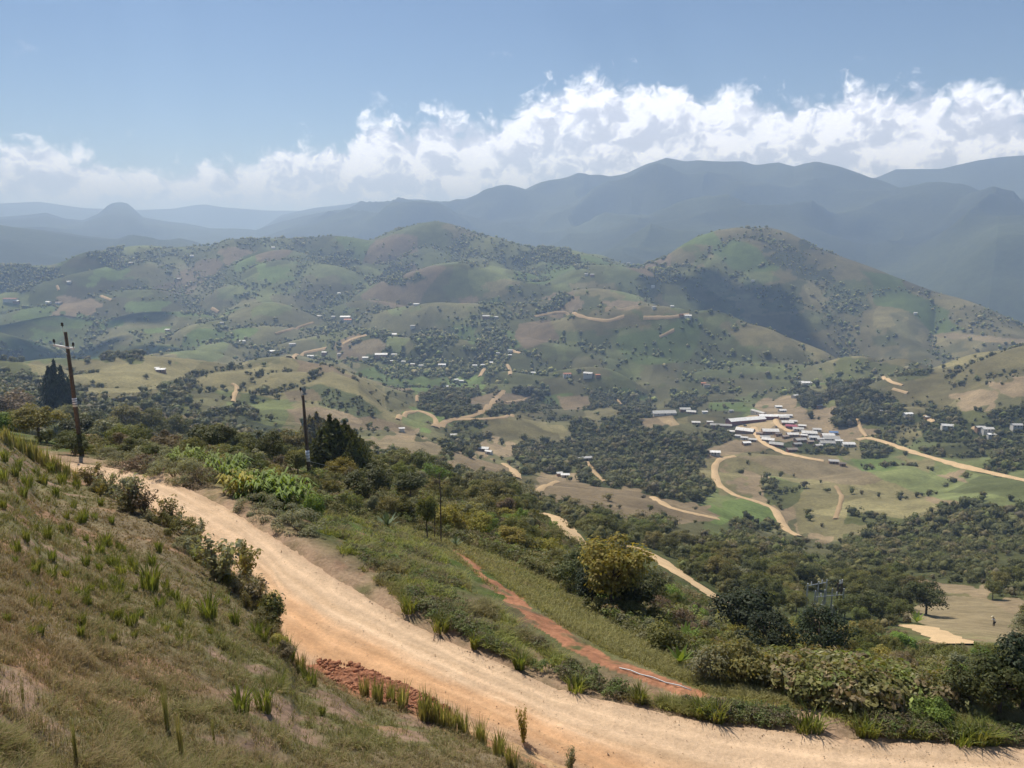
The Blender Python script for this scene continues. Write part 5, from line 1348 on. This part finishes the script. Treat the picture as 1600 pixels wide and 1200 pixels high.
def wood(d0, d1, s, size, protos, up, name):
    X_, Y_, Z_ = jit_grid(d0, d1, s)
    px, py, _ = to_pix(X_, Y_, Z_); vis = visible(X_, Y_, Z_, up) & (px > -220) & (px < 1900)
    X_, Y_, Z_, px, py = (a[vis] for a in (X_, Y_, Z_, px, py))
    cd, _k = cover_codes(px, py, X_, Y_)
    ai = np.clip(np.interp(np.arctan2(X_, Y_), AZ, np.arange(NA)), 0, NA - 1).round().astype(int); di = np.clip(np.searchsorted(DS, np.hypot(X_, Y_)), 0, ND - 1)
    gl = GUL[ai, di]
    clus = smooth(-.15, .35, fbm(X_, Y_, s * 9, 3))
    pr = PRV[cd]; soft_ = (pr > .008) & (pr < .9)
    pr = np.where(soft_, pr * (.2 + 1.8 * clus) * np.where(np.hypot(X_, Y_) > 1150, .42, 1) + .75 * gl * (np.hypot(X_, Y_) > 420), pr)
    k = (rng.random(len(X_)) < pr) & off_tracks(px, py)
    for poly in CLEAR: k &= ~in_poly(px, py, poly) | (rng.random(len(px)) < .03)
    X_, Y_, Z_, px, py, cd, pr = (a[k] for a in (X_, Y_, Z_, px, py, cd, pr))
    S = size * np.clip(rng.lognormal(-.05, .38, len(X_)), .45, 1.75) * np.where(cd == CODE.index('d'), .55, 1) * np.where(pr < .3, .8, 1)
    zc_ = (Y_ * CP - Z_ * SP) / F_PX
    k = in_sight(px, py, S / zc_ * .95, np.maximum(S / zc_ * .45, 2)) | (rng.random(len(px)) < .04)
    X_, Y_, Z_, px, py, cd, S = (a[k] for a in (X_, Y_, Z_, px, py, cd, S))
    pal = np.array([(.094,.100,.036),(.130,.132,.046),(.170,.160,.058),(.195,.165,.072),(.150,.168,.050),(.170,.146,.082)])
    ci = pal[rng.choice(6, len(X_), p=(.30,.27,.16,.10,.10,.07))] * rng.uniform(.75, 1.25, (len(X_), 1))
    return np.stack([X_, Y_, Z_], 1), S, ci, px, py, cd
# ------------------------------------------------------------------ scrub one can count on the slope below the road
AREAS = [('behind the leaning power pole along the road', [(0,672),(60,688),(130,698),(300,703),(440,730),(430,765),(300,730),(170,713),(110,716),(60,702)], 44),
 ('on the slope below the cypress clump', [(440,745),(600,738),(720,775),(720,840),(600,812),(500,795)], 40),
 ('on the crest above the lower road', [(700,768),(850,808),(900,850),(860,890),(740,850)], 46),
 ('around the yellow flowering tree', [(860,850),(1000,882),(1120,952),(1090,1035),(960,968),(870,905)], 54),
 ('below the broad blackish tree', [(1120,955),(1300,990),(1300,1100),(1200,1070),(1090,1035)], 58),
 ('above the verge of the road bend', [(1300,990),(1450,1012),(1610,1022),(1610,1112),(1300,1104)], 70)]
for where, poly, n in AREAS:
    q = sample_poly(poly, n); q = q[np.argsort(q[:, 1])]
    for x, y in q:
        colr = random.choices(['mid green', 'olive green', 'grey green', 'brownish', 'dark green', 'yellow green', 'bright green'], (28, 26, 14, 10, 6, 9, 7))[0]
        hp = random.uniform(17, 38) * (1.0 if y < 900 else 1.1)
        if not in_sight(np.array([x]), np.array([y]), hp, hp * .7)[0]: hp *= .45
        p, hh = at_px(x, y, hp)
        plant('shrub', SHRUB, p, hh, colr, f'{"tall" if hh > 1.9 else "low"} {colr} scrub bush {where}', 'shrub', f'scrub bushes {where}', wide=random.uniform(.8, 1.25))

def blob_arrays(n, sub, w_, z0, rough, seed):
    Vs = []; Fs = []; Ks = []; m_ = 0
    for k in range(n):
        bm = bmesh.new(); bmesh.ops.create_icosphere(bm, subdivisions=sub, radius=1.0)
        v = np.array([q.co[:] for q in bm.verts]); f = np.array([[q.index for q in fc.verts] for fc in bm.faces]); bm.free()
        r_ = 1 + rough * rng.normal(size=len(v))[:, None]; v = v * r_
        s_ = rng.uniform(.45, .75) if n > 1 else 1.0; a = rng.uniform(0, 6.28); q_ = w_ * rng.uniform(.3, .6) * (k > 0)
        hz = (1 - z0) / 2
        v = v * np.array((w_ * s_, w_ * s_, hz * (s_ if k else .85))) + np.array((math.cos(a) * q_, math.sin(a) * q_, z0 + hz * (rng.uniform(.5, 1.25) if k else .95)))
        Vs.append(v); Fs.append(f + m_); Ks.append(np.full(len(v), rng.uniform(.8, 1.2)) * rng.uniform(.75, 1.25, len(v))); m_ += len(v)
    V = np.concatenate(Vs); Fq = np.concatenate(Fs); K = np.concatenate(Ks)
    return V, Fq, K
def with_leaves(bl, cr):
    V, Fq, K = bl; V2, F2, K2 = cr
    tri = np.concatenate([F2[:, [0, 1, 2]], F2[:, [0, 2, 3]]]) + len(V)
    return np.concatenate([V, V2]), np.concatenate([Fq, tri]), np.concatenate([K, K2])
MIDP = [with_leaves(blob_arrays(3, 1, (.34, .44, .29, .38, .48)[k], .12, .12, k), crown_arrays(.05, (.55, .7, .48, .62, .8)[k], 20, 22, .095, (.14, .25), seed=k * 1.7)) for k in range(5)]
FARP = [with_leaves(blob_arrays(3, 1, (.42, .55, .38, .48, .6)[k], .0, .12, k), crown_arrays(.05, (.55, .68, .48, .6, .75)[k], 9, 10, .17, (.15, .28), seed=k * 1.7)) for k in range(5)]
DOTP = [blob_arrays(3, 1, (.55, .7, .5)[k], -.05, .2, k) for k in range(3)]
P, S, ci, px, py, cd = wood(118, 420, 3.6, 3.0, MIDP, 2, 'woodland')
zc = P[:, 1] * CP - P[:, 2] * SP
order = np.argsort(-(S / zc)); big = order[:215]; rest = order[215:]
def place_words(x, y):
    if y > 930: return 'below the substation' if x < 1420 else 'around the brown field with the worker'
    if x > 1250: return 'in the woods beyond the substation'
    if x > 980: return 'in the scrub beside the lower road'
    if x > 780: return 'along the dry field above the lower road'
    return 'on the wooded drop beyond the power poles'
for i in big:
    colr = ['dark green', 'mid green', 'olive green', 'olive green', 'mid green', 'grey green'][int(rng.choice(6, p=(.14,.24,.20,.16,.16,.10)))]
    wh = place_words(px[i], py[i])
    plant('tree', TREE, Vector(P[i]), S[i] * 1.1, colr, f'{"larger" if S[i] > 4.4 else "small"} {colr} tree {wh}', 'tree', f'trees {wh}', ('crown', 'trunk'), random.uniform(.95, 1.3))
V, Fq, C_ = bake(P[rest], S[rest], MIDP, ci[rest] * 1.2); tag(link('woodland', np_mesh('woodland', V, Fq, M_FOLI, C_)), kind='stuff'); n_w = [len(P)]
P, S, ci, px, py, cd = wood(420, 1150, 5.0, 4.6, FARP, 4, 'woodland')
tall = in_poly(px, py, [(1238,640),(1245,608),(1290,600),(1345,598),(1375,612),(1370,650),(1330,672),(1270,678),(1245,665)]) | in_poly(px, py, [(795,615),(800,588),(868,590),(875,628),(830,620)])
S = np.where(tall, S * 1.9, S); ci = np.where(tall[:, None], ci * .65, ci)
V, Fq, C_ = bake(P, S, FARP, ci); tag(link('woodland', np_mesh('woodland', V, Fq, M_FOLI, C_)), kind='stuff'); n_w.append(len(P))
P, S, ci, px, py, cd = wood(1150, 2850, 7.6, 5.6, DOTP, 6, 'woodland')
V, Fq, C_ = bake(P, S, DOTP, ci * np.array((1.45, 1.5, 1.4))); tag(link('woodland', np_mesh('woodland', V, Fq, M_FOLI, C_)), kind='stuff'); n_w.append(len(P))
print('woodland', n_w)

# loose stones on the road and its edges, clods on the red heap
STONE = []
for k in range(3):
    bm = bmesh.new(); bmesh.ops.create_icosphere(bm, subdivisions=1, radius=1.0)
    v = np.array([q_.co[:] for q_ in bm.verts]) * np.array((1, .8, .6)) * (1 + .18 * rng.normal(size=(len(bm.verts), 1))); f = np.array([[q_.index for q_ in fc.verts] for fc in bm.faces]); bm.free()
    STONE.append((v, f, np.ones(len(v))))
m, t = new_mat('earthy_stones'); at = t.n('ShaderNodeAttribute', attribute_name='Col'); b_ = t.n('ShaderNodeBsdfPrincipled', inp={'Base Color': at.outputs['Color'], 'Roughness': .95, 'Specular IOR Level': .1}); o_ = t.n('ShaderNodeOutputMaterial'); t.link(b_.outputs[0], o_.inputs[0])
ne, fe = np.array(NEAR_EDGE, float), np.array(FAR_EDGE, float)
xs = rng.uniform(60, 1620, 9000); yn = np.interp(xs, ne[:, 0], ne[:, 1]); yf = np.interp(xs, fe[:, 0], fe[:, 1])
u_ = rng.random(9000); side_ = rng.random(9000); u_ = np.where(side_ < .45, 1 + .10 * rng.normal(size=9000), np.where(side_ < .75, -.02 + .07 * rng.normal(size=9000), u_))
ys = yn + (yf - yn) * u_; k = ys < 1215; g = ground(xs[k], ys[k]); uu = u_[k]
sz = np.clip(rng.lognormal(-4.9, .5, len(g)), .004, .03); inside = (uu > .03) & (uu < .97); g[:, 2] += np.where(inside, .13, .0) + sz * .2
ci = np.array([(.42,.32,.21),(.36,.25,.15),(.46,.38,.29),(.30,.19,.11)])[rng.integers(0, 4, len(g))] * rng.uniform(.8, 1.2, (len(g), 1))
V, Fq, C_ = bake(g, sz, STONE, ci); tag(link('gravel', np_mesh('gravel', V, Fq, m, C_)), kind='stuff')
q = sample_poly([(490,1034),(560,1045),(640,1080),(705,1112),(690,1128),(600,1100),(520,1070)], 900); g = ground(q[:, 0], q[:, 1])
sz = np.clip(rng.lognormal(-3.3, .5, len(g)), .015, .13); g[:, 2] += .10 + sz * .2 + .04
V, Fq, C_ = bake(g, sz, STONE, np.array([(.33,.15,.085)]) * rng.uniform(.7, 1.25, (len(g), 1))); tag(link('rubble', np_mesh('rubble', V, Fq, m, C_)), kind='stuff')
